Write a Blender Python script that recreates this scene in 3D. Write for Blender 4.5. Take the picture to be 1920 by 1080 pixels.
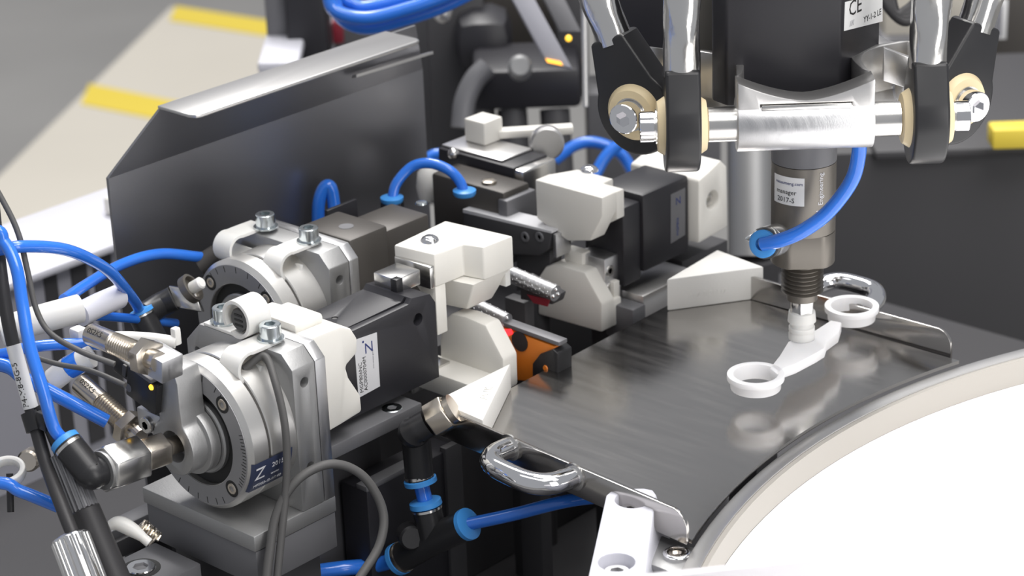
import bpy, bmesh, math, random
from mathutils import Vector, Matrix
random.seed(7)
for o in list(bpy.data.objects): bpy.data.objects.remove(o, do_unlink=True)
scene = bpy.context.scene
COL = scene.collection
V = Vector
PI = math.pi
SC = 0.001                      # all numbers below are millimetres
rad = math.radians

# ------------------------------------------------------------------ camera
FPX = 4400.0
yaw, pitch, roll = rad(-43.0), rad(22.5), rad(2.2)
fw = V((math.cos(pitch)*math.sin(yaw), math.cos(pitch)*math.cos(yaw), -math.sin(pitch)))
r0 = V((math.cos(yaw), -math.sin(yaw), 0.0))
d0 = fw.cross(r0)
RT = r0*math.cos(roll) + d0*math.sin(roll)
DN = -r0*math.sin(roll) + d0*math.cos(roll)
def ray(x, y): return RT*((x-960)/FPX) + DN*((y-540)/FPX) + fw
CP = -ray(1200, 800)*920.0
cam = bpy.data.cameras.new('camera')
cam.sensor_width = 36.0
cam.lens = FPX/1920*36.0
cam.clip_start = 0.02
cam.clip_end = 100
camo = bpy.data.objects.new('camera', cam)
COL.objects.link(camo)
up = -DN
camo.matrix_world = Matrix(((RT.x, up.x, -fw.x, CP.x*SC), (RT.y, up.y, -fw.y, CP.y*SC), (RT.z, up.z, -fw.z, CP.z*SC), (0, 0, 0, 1)))
cam.dof.use_dof = True
cam.dof.focus_distance = 0.890
cam.dof.aperture_fstop = 17.0
scene.camera = camo

# ------------------------------------------------------------------ world, lights, exposure
w = bpy.data.worlds.new('hall_light'); scene.world = w
w.use_nodes = True
w.node_tree.nodes['Background'].inputs[0].default_value = (0.86, 0.88, 0.93, 1)
w.node_tree.nodes['Background'].inputs[1].default_value = 0.46
def area(name, loc, target, sx, sy, e, col=(1, 0.98, 0.96)):
    l = bpy.data.lights.new(name, 'AREA'); l.shape = 'RECTANGLE'; l.size = sx; l.size_y = sy; l.energy = e; l.color = col
    o = bpy.data.objects.new(name, l); COL.objects.link(o)
    o.location = V(loc)*SC
    o.rotation_euler = (V(target)-V(loc)).to_track_quat('-Z', 'Y').to_euler()
    return o
area('hall_overhead_light', (700, 250, 1900), (700, 250, 0), 2.4, 0.5, 21)
area('hall_overhead_light', (100, -700, 1900), (100, -700, 0), 2.4, 0.5, 8)
area('hall_overhead_light', (-700, 700, 1900), (-700, 700, 0), 2.4, 0.6, 32)
area('hall_overhead_light', (-2700, 2500, 4600), (-2700, 2500, 0), 2.4, 0.6, 210)  # extra unseen lamp, added to brighten the far floor
area('streak_light', (1950, -400, 500), (0, 0, 60), 0.7, 1.6, 17)  # added unseen light for streaks on the foil rods and brighter side faces
area('cell_lamp', (420, -120, 900), (-60, 0, 20), 0.6, 0.3, 4)
vs = scene.view_settings
vs.view_transform = 'Standard'
vs.look = 'None'
vs.gamma = 1.0
vs.use_curve_mapping = False
vs.exposure = -0.18

# ------------------------------------------------------------------ pixel to place
def aX(x, y, X): d = ray(x, y); return CP + d*((X-CP.x)/d.x)
def aY(x, y, Y): d = ray(x, y); return CP + d*((Y-CP.y)/d.y)
def aZ(x, y, Z): d = ray(x, y); return CP + d*((Z-CP.z)/d.z)
def aD(x, y, D): return CP + ray(x, y)*D

# ------------------------------------------------------------------ materials
def mat(name, col, rough=0.5, metal=0.0, bump=0.0, bscale=40.0, stretch=None, mottle=0.0, mscale=12.0, emit=None, trans=0.0, sss=0.0, coat=0.0, rvar=0.0, ior=1.45):
    m = bpy.data.materials.new(name); m.use_nodes = True
    nt = m.node_tree; b = nt.nodes['Principled BSDF']
    c = (col[0], col[1], col[2], 1)
    b.inputs['Base Color'].default_value = c
    b.inputs['Roughness'].default_value = rough
    b.inputs['Metallic'].default_value = metal
    b.inputs['IOR'].default_value = ior
    if trans: b.inputs['Transmission Weight'].default_value = trans
    if coat: b.inputs['Coat Weight'].default_value = coat; b.inputs['Coat Roughness'].default_value = 0.08
    if sss:
        b.inputs['Subsurface Weight'].default_value = sss
        b.inputs['Subsurface Radius'].default_value = (1, 0.9, 0.8)
        b.inputs['Subsurface Scale'].default_value = 0.002
    if emit:
        b.inputs['Emission Color'].default_value = (emit[0], emit[1], emit[2], 1)
        b.inputs['Emission Strength'].default_value = emit[3]
    tc = nt.nodes.new('ShaderNodeTexCoord')
    mp = nt.nodes.new('ShaderNodeMapping')
    s = stretch or (1, 1, 1)
    mp.inputs['Scale'].default_value = (s[0], s[1], s[2])
    nt.links.new(tc.outputs['Object'], mp.inputs['Vector'])
    def noise(sc, det=4):
        n = nt.nodes.new('ShaderNodeTexNoise'); n.inputs['Scale'].default_value = sc; n.inputs['Detail'].default_value = det
        nt.links.new(mp.outputs['Vector'], n.inputs['Vector']); return n
    if mottle or rvar:
        n = noise(mscale)
        if mottle:
            rp = nt.nodes.new('ShaderNodeMapRange')
            rp.inputs['To Min'].default_value = 1-mottle; rp.inputs['To Max'].default_value = 1+mottle
            rp.inputs['From Min'].default_value = 0.3; rp.inputs['From Max'].default_value = 0.7
            nt.links.new(n.outputs['Fac'], rp.inputs['Value'])
            mx = nt.nodes.new('ShaderNodeVectorMath'); mx.operation = 'SCALE'
            mx.inputs[0].default_value = col[:3]
            nt.links.new(rp.outputs['Result'], mx.inputs['Scale'])
            nt.links.new(mx.outputs['Vector'], b.inputs['Base Color'])
        if rvar:
            rq = nt.nodes.new('ShaderNodeMapRange')
            rq.inputs['To Min'].default_value = max(0.02, rough-rvar); rq.inputs['To Max'].default_value = rough+rvar
            rq.inputs['From Min'].default_value = 0.3; rq.inputs['From Max'].default_value = 0.7
            nt.links.new(n.outputs['Fac'], rq.inputs['Value'])
            nt.links.new(rq.outputs['Result'], b.inputs['Roughness'])
    if bump:
        n2 = noise(bscale, 6)
        bp = nt.nodes.new('ShaderNodeBump'); bp.inputs['Strength'].default_value = bump; bp.inputs['Distance'].default_value = 0.0005
        nt.links.new(n2.outputs['Fac'], bp.inputs['Height'])
        nt.links.new(bp.outputs['Normal'], b.inputs['Normal'])
    return m
M = {}
M['alu'] = mat('brushed_aluminium', (0.62, 0.62, 0.63), 0.38, 1, 0.12, 500, (1, 12, 1), rvar=0.08, mscale=60)
M['alu_satin'] = mat('satin_aluminium', (0.68, 0.67, 0.66), 0.34, 0.95, 0.05, 900)
M['alu_cast'] = mat('blasted_aluminium', (0.43, 0.43, 0.43), 0.5, 0.85, 0.15, 1500)
M['dial'] = mat('grey_anodised', (0.36, 0.36, 0.37), 0.5, 0.7, 0.1, 1500)
M['bodysilver'] = mat('silver_body', (0.70, 0.69, 0.67), 0.36, 0.9, 0.05, 800)
M['steel'] = mat('bright_steel', (0.72, 0.71, 0.69), 0.22, 1)
M['chrome'] = mat('polished_chrome', (0.86, 0.86, 0.87), 0.06, 1)
M['zinc'] = mat('zinc_steel', (0.68, 0.73, 0.75), 0.22, 1)
M['nickel'] = mat('nickel_brass', (0.66, 0.60, 0.52), 0.24, 1)
M['foil'] = mat('foil', (0.80, 0.79, 0.77), 0.16, 1, 0.35, 160, (1, 1, 0.4))
M['stainless'] = mat('tray_stainless', (0.50, 0.485, 0.47), 0.17, 1, 0.008, 3000, (1, 10, 1), rvar=0.03, mscale=25)
M['guard'] = mat('guard_stainless', (0.30, 0.30, 0.32), 0.36, 0.9, 0.05, 300, (1, 1, 10))
M['guardlip'] = M['guard']
M['black'] = mat('black_anodised', (0.022, 0.0215, 0.026), 0.42, 0.0, 0.05, 900)
M['plastic'] = mat('black_plastic', (0.022, 0.022, 0.024), 0.34)
M['darkmetal'] = mat('dark_bronze_anodised', (0.19, 0.175, 0.155), 0.42, 0.75)
M['bronze'] = mat('dark_bronze_block', (0.085, 0.078, 0.072), 0.45, 0.3)
M['darkgrey'] = mat('dark_grey_paint', (0.055, 0.054, 0.058), 0.55)
M['midgrey'] = mat('mid_grey_metal', (0.17, 0.17, 0.18), 0.5, 0.3)
M['hole'] = mat('recess_shade', (0.02, 0.02, 0.02), 0.6)  # dark tone standing for the shade inside recesses
M['white'] = mat('white_printed_plastic', (0.79, 0.77, 0.72), 0.5, 0, 0.05, 900, sss=0.1)
M['wedge'] = mat('white_printed_wedge', (0.78, 0.77, 0.74), 0.6, 0, 0.12, 1200)
M['nylon'] = mat('milky_nylon', (0.86, 0.85, 0.82), 0.38, 0, trans=0.12, sss=0.3)
M['part'] = mat('white_moulded_part', (0.94, 0.93, 0.94), 0.35, sss=0.2)
M['blue'] = mat('blue_hose', (0.028, 0.185, 0.74), 0.18, coat=0.6, sss=0.15)
M['bluering'] = mat('blue_release_ring', (0.06, 0.30, 0.74), 0.35)
M['cable'] = mat('grey_cable', (0.095, 0.093, 0.092), 0.5)
M['cable_dark'] = mat('black_cable', (0.035, 0.034, 0.036), 0.45)
M['cream'] = mat('cream_bearing_plastic', (0.80, 0.66, 0.42), 0.4)
M['label'] = mat('silver_label', (0.62, 0.62, 0.64), 0.4)
M['labelwhite'] = mat('white_label', (0.80, 0.80, 0.80), 0.45)
M['labelblue'] = mat('navy_label', (0.035, 0.045, 0.09), 0.4)
M['inkwhite'] = mat('white_ink', (0.75, 0.75, 0.78), 0.5)
M['inkblue'] = mat('navy_ink', (0.02, 0.035, 0.16), 0.5)
M['inkblack'] = mat('black_ink', (0.02, 0.02, 0.02), 0.5)
M['inkgrey'] = mat('grey_ink', (0.25, 0.25, 0.28), 0.5)
M['orange'] = mat('orange_plastic', (0.70, 0.20, 0.02), 0.35, coat=0.3)
M['ledyellow'] = mat('yellow_led', (1, 0.7, 0.1), 0.3, emit=(1.0, 0.55, 0.03, 2.5))
M['ledred'] = mat('red_led', (1, 0.05, 0.05), 0.3, emit=(1.0, 0.02, 0.03, 2.5))
M['ledamber'] = mat('amber_led', (1, 0.5, 0.1), 0.3, emit=(1.0, 0.40, 0.02, 2.0))
M['red'] = mat('red_paint', (0.30, 0.03, 0.05), 0.5)
M['yellow'] = mat('yellow_tape', (0.85, 0.66, 0.08), 0.5)
M['floor'] = mat('hall_floor', (0.27, 0.265, 0.255), 0.45, mottle=0.12, mscale=1.2)
M['floorlight'] = mat('beige_walkway', (0.66, 0.62, 0.54), 0.5, mottle=0.05, mscale=1.5)
M['taupe'] = mat('taupe_metal', (0.20, 0.19, 0.175), 0.4, 0.2)
M['cabgrey'] = mat('cabinet_grey', (0.34, 0.34, 0.38), 0.5)
M['pale'] = mat('pale_cabinet', (0.66, 0.66, 0.72), 0.4)
M['glow'] = mat('backlit_disc', (0.6, 0.6, 0.6), 0.6, emit=(1.0, 0.985, 0.98, 1.35))
M['ringwall'] = mat('white_ring_liner', (0.42, 0.395, 0.36), 0.5)
M['clear'] = mat('clear_plastic', (0.95, 0.97, 0.98), 0.06, trans=0.95, ior=1.46)
M['acrylic'] = mat('frosted_acrylic', (0.92, 0.90, 0.93), 0.35, trans=0.35)
M['green'] = mat('board_green', (0.03, 0.10, 0.08), 0.5)

# ------------------------------------------------------------------ mesh builder
ORG = {}
def frame(axis, upv=V((0, 0, 1))):
    a = V(axis).normalized()
    u = V(upv) - a*a.dot(V(upv))
    if u.length < 1e-4: u = V((1, 0, 0)) - a*a.x
    if u.length < 1e-4: u = V((0, 1, 0)) - a*a.y
    u.normalize(); v = a.cross(u)
    return a, u, v
class MB:
    def __init__(s): s.v = []; s.f = []
    def add(s, vs, fs):
        n = len(s.v); s.v += [V(p) for p in vs]; s.f += [tuple(i+n for i in f) for f in fs]; return s
    def box(s, c, size, R=None):
        c = V(c); h = V(size)*0.5; P = []
        for i in range(8):
            q = V((h.x*(1 if i & 1 else -1), h.y*(1 if i & 2 else -1), h.z*(1 if i & 4 else -1)))
            P.append(c + (R @ q if R else q))
        return s.add(P, [(0, 2, 3, 1), (4, 5, 7, 6), (0, 1, 5, 4), (2, 6, 7, 3), (0, 4, 6, 2), (1, 3, 7, 5)])
    def bb(s, x0, x1, y0, y1, z0, z1): return s.box(((x0+x1)/2, (y0+y1)/2, (z0+z1)/2), (abs(x1-x0), abs(y1-y0), abs(z1-z0)))
    def obox(s, o, a, b, c):            # corner and three edge vectors
        o, a, b, c = V(o), V(a), V(b), V(c)
        P = [o, o+a, o+b, o+a+b, o+c, o+a+c, o+b+c, o+a+b+c]
        return s.add(P, [(0, 2, 3, 1), (4, 5, 7, 6), (0, 1, 5, 4), (2, 6, 7, 3), (0, 4, 6, 2), (1, 3, 7, 5)])
    def prism(s, pts, ext):             # planar loop of points pushed along ext
        pts = [V(p) for p in pts]; e = V(ext); n = len(pts)
        return s.add(pts + [p+e for p in pts], [tuple(range(n-1, -1, -1)), tuple(range(n, 2*n))] + [(i, (i+1) % n, n+(i+1) % n, n+i) for i in range(n)])
    def loft(s, A, B):
        n = len(A)
        return s.add(list(A)+list(B), [tuple(range(n-1, -1, -1)), tuple(range(n, 2*n))] + [(i, (i+1) % n, n+(i+1) % n, n+i) for i in range(n)])
    def lathe(s, p, axis, prof, seg=32, closed=False, upv=V((0, 0, 1)), a0=0.0, a1=2*PI):
        a, u, v = frame(axis, upv); p = V(p); full = abs(a1-a0-2*PI) < 1e-6
        k = seg if full else seg+1; P = []; n = len(prof)
        for t, r in prof:
            for i in range(k):
                th = a0+(a1-a0)*i/seg
                P.append(p + a*t + (u*math.cos(th)+v*math.sin(th))*r)
        F = []
        m = n if closed else n-1
        for j in range(m):
            j2 = (j+1) % n
            for i in range(k if full else k-1):
                i2 = (i+1) % k
                F.append((j*k+i, j*k+i2, j2*k+i2, j2*k+i))
        if not closed:
            if full:
                if prof[0][1] > 1e-6: F.append(tuple(range(k-1, -1, -1)))
                if prof[-1][1] > 1e-6: F.append(tuple(range((n-1)*k, n*k)))
        elif not full:
            F.append(tuple(j*k for j in range(n))); F.append(tuple(j*k+k-1 for j in range(n-1, -1, -1)))
        return s.add(P, F)
    def cyl(s, p, q, r, r2=None, seg=24):
        p, q = V(p), V(q); d = (q-p).length
        return s.lathe(p, q-p, [(0, r), (d, r if r2 is None else r2)], seg)
    def tube(s, path, r, seg=12, rr=None, caps=True):
        path = [V(p) for p in path]; n = len(path)
        t0 = (path[1]-path[0]).normalized(); _, u, _ = frame(t0)
        P = []
        for i, p in enumerate(path):
            t = (path[min(i+1, n-1)]-path[max(i-1, 0)]).normalized()
            u = (u - t*u.dot(t)).normalized(); v = t.cross(u)
            q = rr(i/(n-1)) if rr else r
            for k in range(seg):
                th = 2*PI*k/seg; P.append(p+(u*math.cos(th)+v*math.sin(th))*q)
        F = [(i*seg+k, i*seg+(k+1) % seg, (i+1)*seg+(k+1) % seg, (i+1)*seg+k) for i in range(n-1) for k in range(seg)]
        if caps: F += [tuple(range(seg-1, -1, -1)), tuple(range((n-1)*seg, n*seg))]
        return s.add(P, F)
    def sphere(s, c, r, seg=20, rings=10):
        return s.lathe(V(c)-V((0, 0, r)), (0, 0, 1), [(r-r*math.cos(PI*i/rings), max(1e-4, r*math.sin(PI*i/rings))) for i in range(rings+1)], seg)
    def build(s, name, m, parent=None, bevel=0.0, bseg=2, ang=32, org=None, smooth=True, cuts=None):
        o0 = ORG[parent] if parent is not None else None
        if o0 is None:
            if org is not None: o0 = V(org)
            else:
                xs = [p.x for p in s.v]; ys = [p.y for p in s.v]; zs = [p.z for p in s.v]
                o0 = V(((min(xs)+max(xs))/2, (min(ys)+max(ys))/2, min(zs)))
        me = bpy.data.meshes.new(name)
        me.from_pydata([tuple((p-o0)*SC) for p in s.v], [], s.f)
        bm = bmesh.new(); bm.from_mesh(me)
        bmesh.ops.remove_doubles(bm, verts=bm.verts, dist=1e-7)
        bmesh.ops.recalc_face_normals(bm, faces=bm.faces)
        bm.to_mesh(me)
        ob = bpy.data.objects.new(name, me); COL.objects.link(ob)
        if cuts is not None:
            cm = bpy.data.meshes.new('cut'); cm.from_pydata([tuple((p-o0)*SC) for p in cuts.v], [], cuts.f)
            b2 = bmesh.new(); b2.from_mesh(cm); bmesh.ops.recalc_face_normals(b2, faces=b2.faces); b2.to_mesh(cm); b2.free()
            co = bpy.data.objects.new('cut', cm); COL.objects.link(co)
            md = ob.modifiers.new('b', 'BOOLEAN'); md.operation = 'DIFFERENCE'; md.object = co; md.solver = 'EXACT'; md.use_self = True
            dg = bpy.context.evaluated_depsgraph_get(); dg.update()
            nm = bpy.data.meshes.new_from_object(ob.evaluated_get(dg))
            ob.modifiers.clear(); ob.data = nm; nm.name = name
            bpy.data.objects.remove(co, do_unlink=True); bpy.data.meshes.remove(cm); bpy.data.meshes.remove(me); me = nm
            bm.free(); bm = bmesh.new(); bm.from_mesh(me)
        if bevel > 0:
            es = [e for e in bm.edges if len(e.link_faces) == 2 and e.calc_face_angle(0) > rad(ang)]
            bmesh.ops.bevel(bm, geom=es, offset=bevel*SC, offset_type='OFFSET', segments=bseg, profile=0.5, affect='EDGES', clamp_overlap=True)
            bm.to_mesh(me)
        bm.free()
        if smooth:
            me.shade_smooth(); me.set_sharp_from_angle(angle=rad(38))
        if isinstance(m, str): m = M[m]
        me.materials.clear(); me.materials.append(m)
        if parent is not None:
            ob.parent = parent; ORG[ob] = o0
        else:
            ob.location = o0*SC; ORG[ob] = o0
        return ob
def tag(o, label=None, cat=None, group=None, kind=None):
    if label: o['label'] = label
    if cat: o['category'] = cat
    if group: o['group'] = group
    if kind: o['kind'] = kind
    return o
def thing(name, label, cat, loc, group=None):
    o = bpy.data.objects.new(name, None); COL.objects.link(o)
    o.empty_display_size = 0.01
    o.location = V(loc)*SC; ORG[o] = V(loc)
    return tag(o, label, cat, group)
def spline(pts, n=8):
    pts = [V(p) for p in pts]; out = []
    P = [pts[0]*2-pts[1]] + pts + [pts[-1]*2-pts[-2]]
    for i in range(1, len(P)-2):
        a, b, c, d = P[i-1:i+3]
        for k in range(n):
            t = k/n
            out.append(0.5*((2*b)+(c-a)*t+(2*a-5*b+4*c-d)*t*t+(3*b-a-3*c+d)*t**3))
    out.append(pts[-1]); return out
def text(body, size, fn, m, parent, name='print', thick=0.04, align='LEFT', spacing=1.0):
    """flat print: letters laid by fn(u, v, w) where u runs along the line in mm"""
    cu = bpy.data.curves.new('t', 'FONT'); cu.body = body; cu.size = size; cu.align_x = align
    cu.extrude = thick; cu.space_character = spacing; cu.resolution_u = 2
    to = bpy.data.objects.new('t', cu); COL.objects.link(to)
    dg = bpy.context.evaluated_depsgraph_get(); dg.update()
    me = bpy.data.meshes.new_from_object(to.evaluated_get(dg))
    bpy.data.objects.remove(to, do_unlink=True); bpy.data.curves.remove(cu)
    o0 = ORG[parent]
    for vtx in me.vertices: vtx.co = (fn(vtx.co.x, vtx.co.y, vtx.co.z)-o0)*SC
    me.materials.clear(); me.materials.append(M[m]); me.name = name
    ob = bpy.data.objects.new(name, me); COL.objects.link(ob); ob.parent = parent; ORG[ob] = o0
    return ob
def flat(o, u, v):
    o, u, v = V(o), V(u).normalized(), V(v).normalized(); n = u.cross(v)
    return lambda a, b, c: o+u*a+v*b+n*c
def hexr(th, rf): # radius of a hexagon with apothem rf
    a = (th % (PI/3))-PI/6
    return rf/math.cos(a)
def socket_head(p, axis, r, h, m, parent, name='screw', cone=False, rs=None):
    """cap screw: head standing from p along axis, with a hexagon socket"""
    a, u, v = frame(axis); p = V(p); s = MB(); seg = 36; P = []
    rf = rs or r*0.5
    c = min(0.35, r*0.12)
    rows = [(0, r), (h-c, r), (h, r-c), (h, 'x'), (h-1.5*rf, 'x')]
    for t, q in rows:
        for i in range(seg):
            th = 2*PI*i/seg; rr = q if q != 'x' else hexr(th, rf)
            P.append(p+a*t+(u*math.cos(th)+v*math.sin(th))*rr)
    F = [(j*seg+i, j*seg+(i+1) % seg, (j+1)*seg+(i+1) % seg, (j+1)*seg+i) for j in range(len(rows)-1) for i in range(seg)]
    F.append(tuple(range(seg-1, -1, -1))); F.append(tuple(range((len(rows)-1)*seg, len(rows)*seg)))
    return s.add(P, F).build(name, m, parent)
def hexnut(s, p, q, af): # hexagon bar between two points, across flats af
    p, q = V(p), V(q); d = (q-p).length; R = af/2/math.cos(PI/6)
    return s.lathe(p, q-p, [(0, R*0.93), (d*0.06, R), (d*0.94, R), (d, R*0.93)], 6)
def hose(pts, r, m, name, label, cat, group=None, n=10, seg=12):
    s = MB(); s.tube(spline(pts, n), r, seg)
    return tag(s.build(name, m), label, cat, group)
def arc(c, u, v, r, a0, a1, n):
    c, u, v = V(c), V(u), V(v)
    return [c+u*(r*math.cos(a0+(a1-a0)*i/n))+v*(r*math.sin(a0+(a1-a0)*i/n)) for i in range(n+1)]
# ------------------------------------------------------------------ the hall
FZ = -850
tag(MB().bb(-9000, 2500, -2500, 12000, FZ-20, FZ).build('floor', 'floor'), kind='structure')
def onfloor(pxs, z0, z1, name, m):
    return MB().prism([V((p.x, p.y, z0)) for p in [aZ(x, y, FZ) for x, y in pxs]], (0, 0, z1-z0)).build(name, m)
tag(onfloor([(322, 14), (700, 90), (620, 640), (-420, 640), (-60, 390)], FZ+0.5, FZ+2, 'trim_1', 'floorlight'), kind='structure')
tag(onfloor([(330, 14), (560, 50), (560, 80), (318, 41)], FZ+2.5, FZ+3.5, 'floor_tape', 'yellow'), 'yellow floor marking tape across the pale walkway, farther strip', 'floor tape', 'yellow tape on the walkway')
tag(onfloor([(168, 160), (420, 212), (420, 252), (152, 198)], FZ+2.5, FZ+3.5, 'floor_tape', 'yellow'), 'yellow floor marking tape across the pale walkway, strip nearer the bent metal guard', 'floor tape', 'yellow tape on the walkway')
tag(MB().bb(-9000, 2500, 11900, 12000, FZ, 3500).build('wall_back', 'pale'), kind='structure')
tag(MB().bb(-9100, -9000, -2500, 12000, FZ, 3500).build('wall_left', 'pale'), kind='structure')
# black machine bed that carries the stations
BZ = -130
tag(MB().bb(-372, 140, -240, 420, BZ-14, BZ).build('machine_bed', 'darkgrey', bevel=1), 'dark grey flat machine bed under all the handling stations', 'machine bed')
# ------------------------------------------------------------------ sheet metal tray with two raised sides
TH = 11.0
L0, L1 = aZ(838, 812, 0), aZ(1293, 1012, 0)       # foot of the near side, corner to arc
R0, R1 = aZ(1400, 560, 0), aZ(1782, 668, 0)
B0 = aZ(948, 733, 0); B1 = aZ(1246, 576, 0)
Rc = V((346, 47, 0)); Rr = 293.5
tray = thing('metal_tray', 'brushed stainless sheet tray with raised sides and an arc-shaped front edge', 'tray', (-10, 50, -1.5))
def arcpt(a, r=Rr, z=0): return Rc+V((math.cos(a)*r, math.sin(a)*r, z))
def ang(p): return math.atan2(p.y-Rc.y, p.x-Rc.x) % (2*PI)
aL, aR = ang(L1), ang(R1)
bk = (B1-B0).normalized()
dL = (L1-L0).normalized(); dR = (R1-R0).normalized()
def meet(p, d, q, e):
    den = d.x*e.y-d.y*e.x; t = ((q.x-p.x)*e.y-(q.y-p.y)*e.x)/den; return p+d*t
cLB = meet(L0, dL, B0, bk); cRB = meet(R0, dR, B0, bk)
pts = [cLB] + [arcpt(aL+(aR-aL)*i/40) for i in range(41)] + [cRB]
MB().prism([V((p.x, p.y, -1.5)) for p in pts], (0, 0, 1.5)).build('tray_floor', 'stainless', tray)
def side(a, b, out, name):
    d = (b-a).normalized(); L = (b-a).length; r = 7
    prof = [(0, -1.5), (0, TH)] + [(L-r+r*math.sin(t*PI/16), TH-r+r*math.cos(t*PI/16)) for t in range(9)] + [(L, -1.5)]
    return MB().prism([V((a.x, a.y, 0))+d*x+V((0, 0, z)) for x, z in prof], out*1.6).build(name, 'stainless', tray, bevel=0.3)
nL = V((dL.y, -dL.x, 0)); nR = V((-dR.y, dR.x, 0))
cLs = cLB
side(cLs, L1, nL, 'tray_side')
side(cRB, R1, nR, 'tray_side')
# chrome bow handles screwed to the outside of the two sides
def bow_handle(pa, pb, out, label, depth, sag=0.0, r=4.2):
    t = thing('bow_handle', label, 'handle', (pa+pb)/2, 'chrome bow handles of the tray')
    d = (pb-pa).normalized(); L = (pb-pa).length; c = (pa+pb)/2
    path = []
    n = 36
    for i in range(n+1):
        th = PI*i/n
        # flattened half loop
        ex = 0.62
        x = -math.cos(th); y = math.sin(th)
        px = math.copysign(abs(x)**ex, x)*L/2; py = (abs(y)**ex)*depth
        path.append(c+d*px+out*py+V((0, 0, -sag*py/depth)))
    MB().tube(path, r, 16).build('bow', 'chrome', t)
    for p in (pa, pb):
        MB().lathe(p-out*0.05, out, [(0, r*1.28), (0.9, r*1.28), (1.1, r*1.0)], 24).build('collar', 'steel', t)
    return t
FO = 1.6
hz = 4.6
def on_side(x, y, base, out):
    n = out; b = base+out*FO; d = ray(x, y); return CP+d*((b-CP).dot(n)/d.dot(n))
hA, hB = on_side(958, 838, L0, nL), on_side(1078, 893, L0, nL)
bow_handle(hA, hB, nL, 'chrome bow handle on the near side of the metal tray', 17, sag=-1)
hC = on_side(1500, 545, R0, nR); hD = on_side(1612, 572, R0, nR)
hC.z = hD.z = 6.0
bow_handle(hC, hD, nR, 'chrome bow handle on the far side of the metal tray', 22, sag=-3)
# white printed wedges in the two inner corners of the tray
def wedge(topz, botz, pxs, label, dz=0):
    pl = [aZ(x, y, topz) for x, y in pxs]
    return pl
W1 = [aZ(x, y, 11.5) for x, y in ((818, 750), (957, 681), (905, 788))]
w1 = thing('corner_wedge', 'white printed wedge with raised letters at the near corner of the metal tray', 'wedge', W1[0]-V((0, 0, 11.5)), 'white corner wedges')
MB().prism([p-V((0, 0, 11.3)) for p in W1], (0, 0, 11.3)).build('wedge_body', 'wedge', w1, bevel=0.5)
uw = (W1[1]-W1[2]).normalized(); vw = V((0, 0, 1)).cross(uw)
cw = (W1[2]*0.62+W1[1]*0.38)
text('AS 1K', 4.6, flat(cw+vw*2.2+uw*-2+V((0, 0, 0.02)), uw, vw), 'wedge', w1, 'raised_lettering', thick=0.25)
tp = 15.0
W2t = [aZ(x, y, tp) for x, y in ((1250, 524), (1345, 468), (1432, 500))]
w2 = thing('corner_wedge', 'white printed wedge at the far corner of the metal tray beside the black gripper', 'wedge', W2t[0]-V((0, 0, tp)), 'white corner wedges')
W2b = [V((p.x, p.y, 0.1)) for p in W2t]
MB().prism(W2b, (0, 0, tp-0.1)).build('wedge_body', 'wedge', w2, bevel=0.6)
ff = (W2t[2]-W2t[0]).normalized(); nf = ff.cross(V((0, 0, 1))).normalized()
if nf.dot(CP-W2t[0]) < 0: nf = -nf
text('RMATION 17', 3.0, flat(W2t[0]+ff*10-V((0, 0, 10))+nf*0.03, ff, (0, 0, 1)), 'wedge', w2, 'raised_lettering', thick=0.15)

# ------------------------------------------------------------------ round backlit feeder
fd = thing('round_feeder', 'round backlit white vibrating feeder disc with a metal and white rim', 'feeder', Rc+V((0, 0, -16)))
R_in = 286.0
MB().lathe(Rc, (0, 0, 1), [(-2.2, Rr-1.0), (-2.2, Rr-7), (-14, Rr-7), (-14, Rr-1.0)], 160, closed=True, a0=0, a1=2*PI).build('rim', 'alu_satin', fd, bevel=0.3)
MB().lathe(Rc, (0, 0, 1), [(-2.8, Rr-7.1), (-2.8, Rr-9.0), (-14, Rr-9.0), (-14, Rr-7.1)], 160, closed=True).build('white_liner', 'ringwall', fd)
MB().lathe(Rc+V((0, 0, -15.5)), (0, 0, 1), [(0, Rr-9.2), (1.5, Rr-9.2)], 160).build('lit_disc', 'glow', fd)
MB().lathe(Rc, (0, 0, 1), [(-130, 200), (-16, 200)], 96).build('feeder_base', 'midgrey', fd)
for y in (20, 90): MB().bb(-25, -10, y, y+15, BZ, -1.6).build('support_post', 'darkgrey', tray)
# ------------------------------------------------------------------ rotary actuators
def nylon_clip(parent, x, yb, z, wdt=10.5, r=5.6, screw=True, xs=None, srad=4.4):
    """P clip of milky nylon: loop in front of the plate, tongue under a screw"""
    c = V((x, yb-9.5, z+1.0-r+1.2)); th = 1.3
    P = []
    cy, cz = yb-8.5, z+0.2
    out = []; inn = []
    a0, a1 = rad(72), rad(348)
    for i in range(21):
        a = a0+(a1-a0)*i/20
        out.append((cy+r*math.cos(a), cz+r*math.sin(a)-r*0.75)); inn.append((cy+(r-th)*math.cos(a), cz+(r-th)*math.sin(a)-r*0.75))
    ztop = z+0.15
    loop = [(yb+7, ztop+th), (yb-4, ztop+th+0.1)] + out + inn[::-1] + [(yb-4, ztop), (yb+7, ztop)]
    MB().prism([V((x, a, b)) for a, b in loop], (-wdt, 0, 0)).build('nylon_clip', 'nylon', parent)
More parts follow.
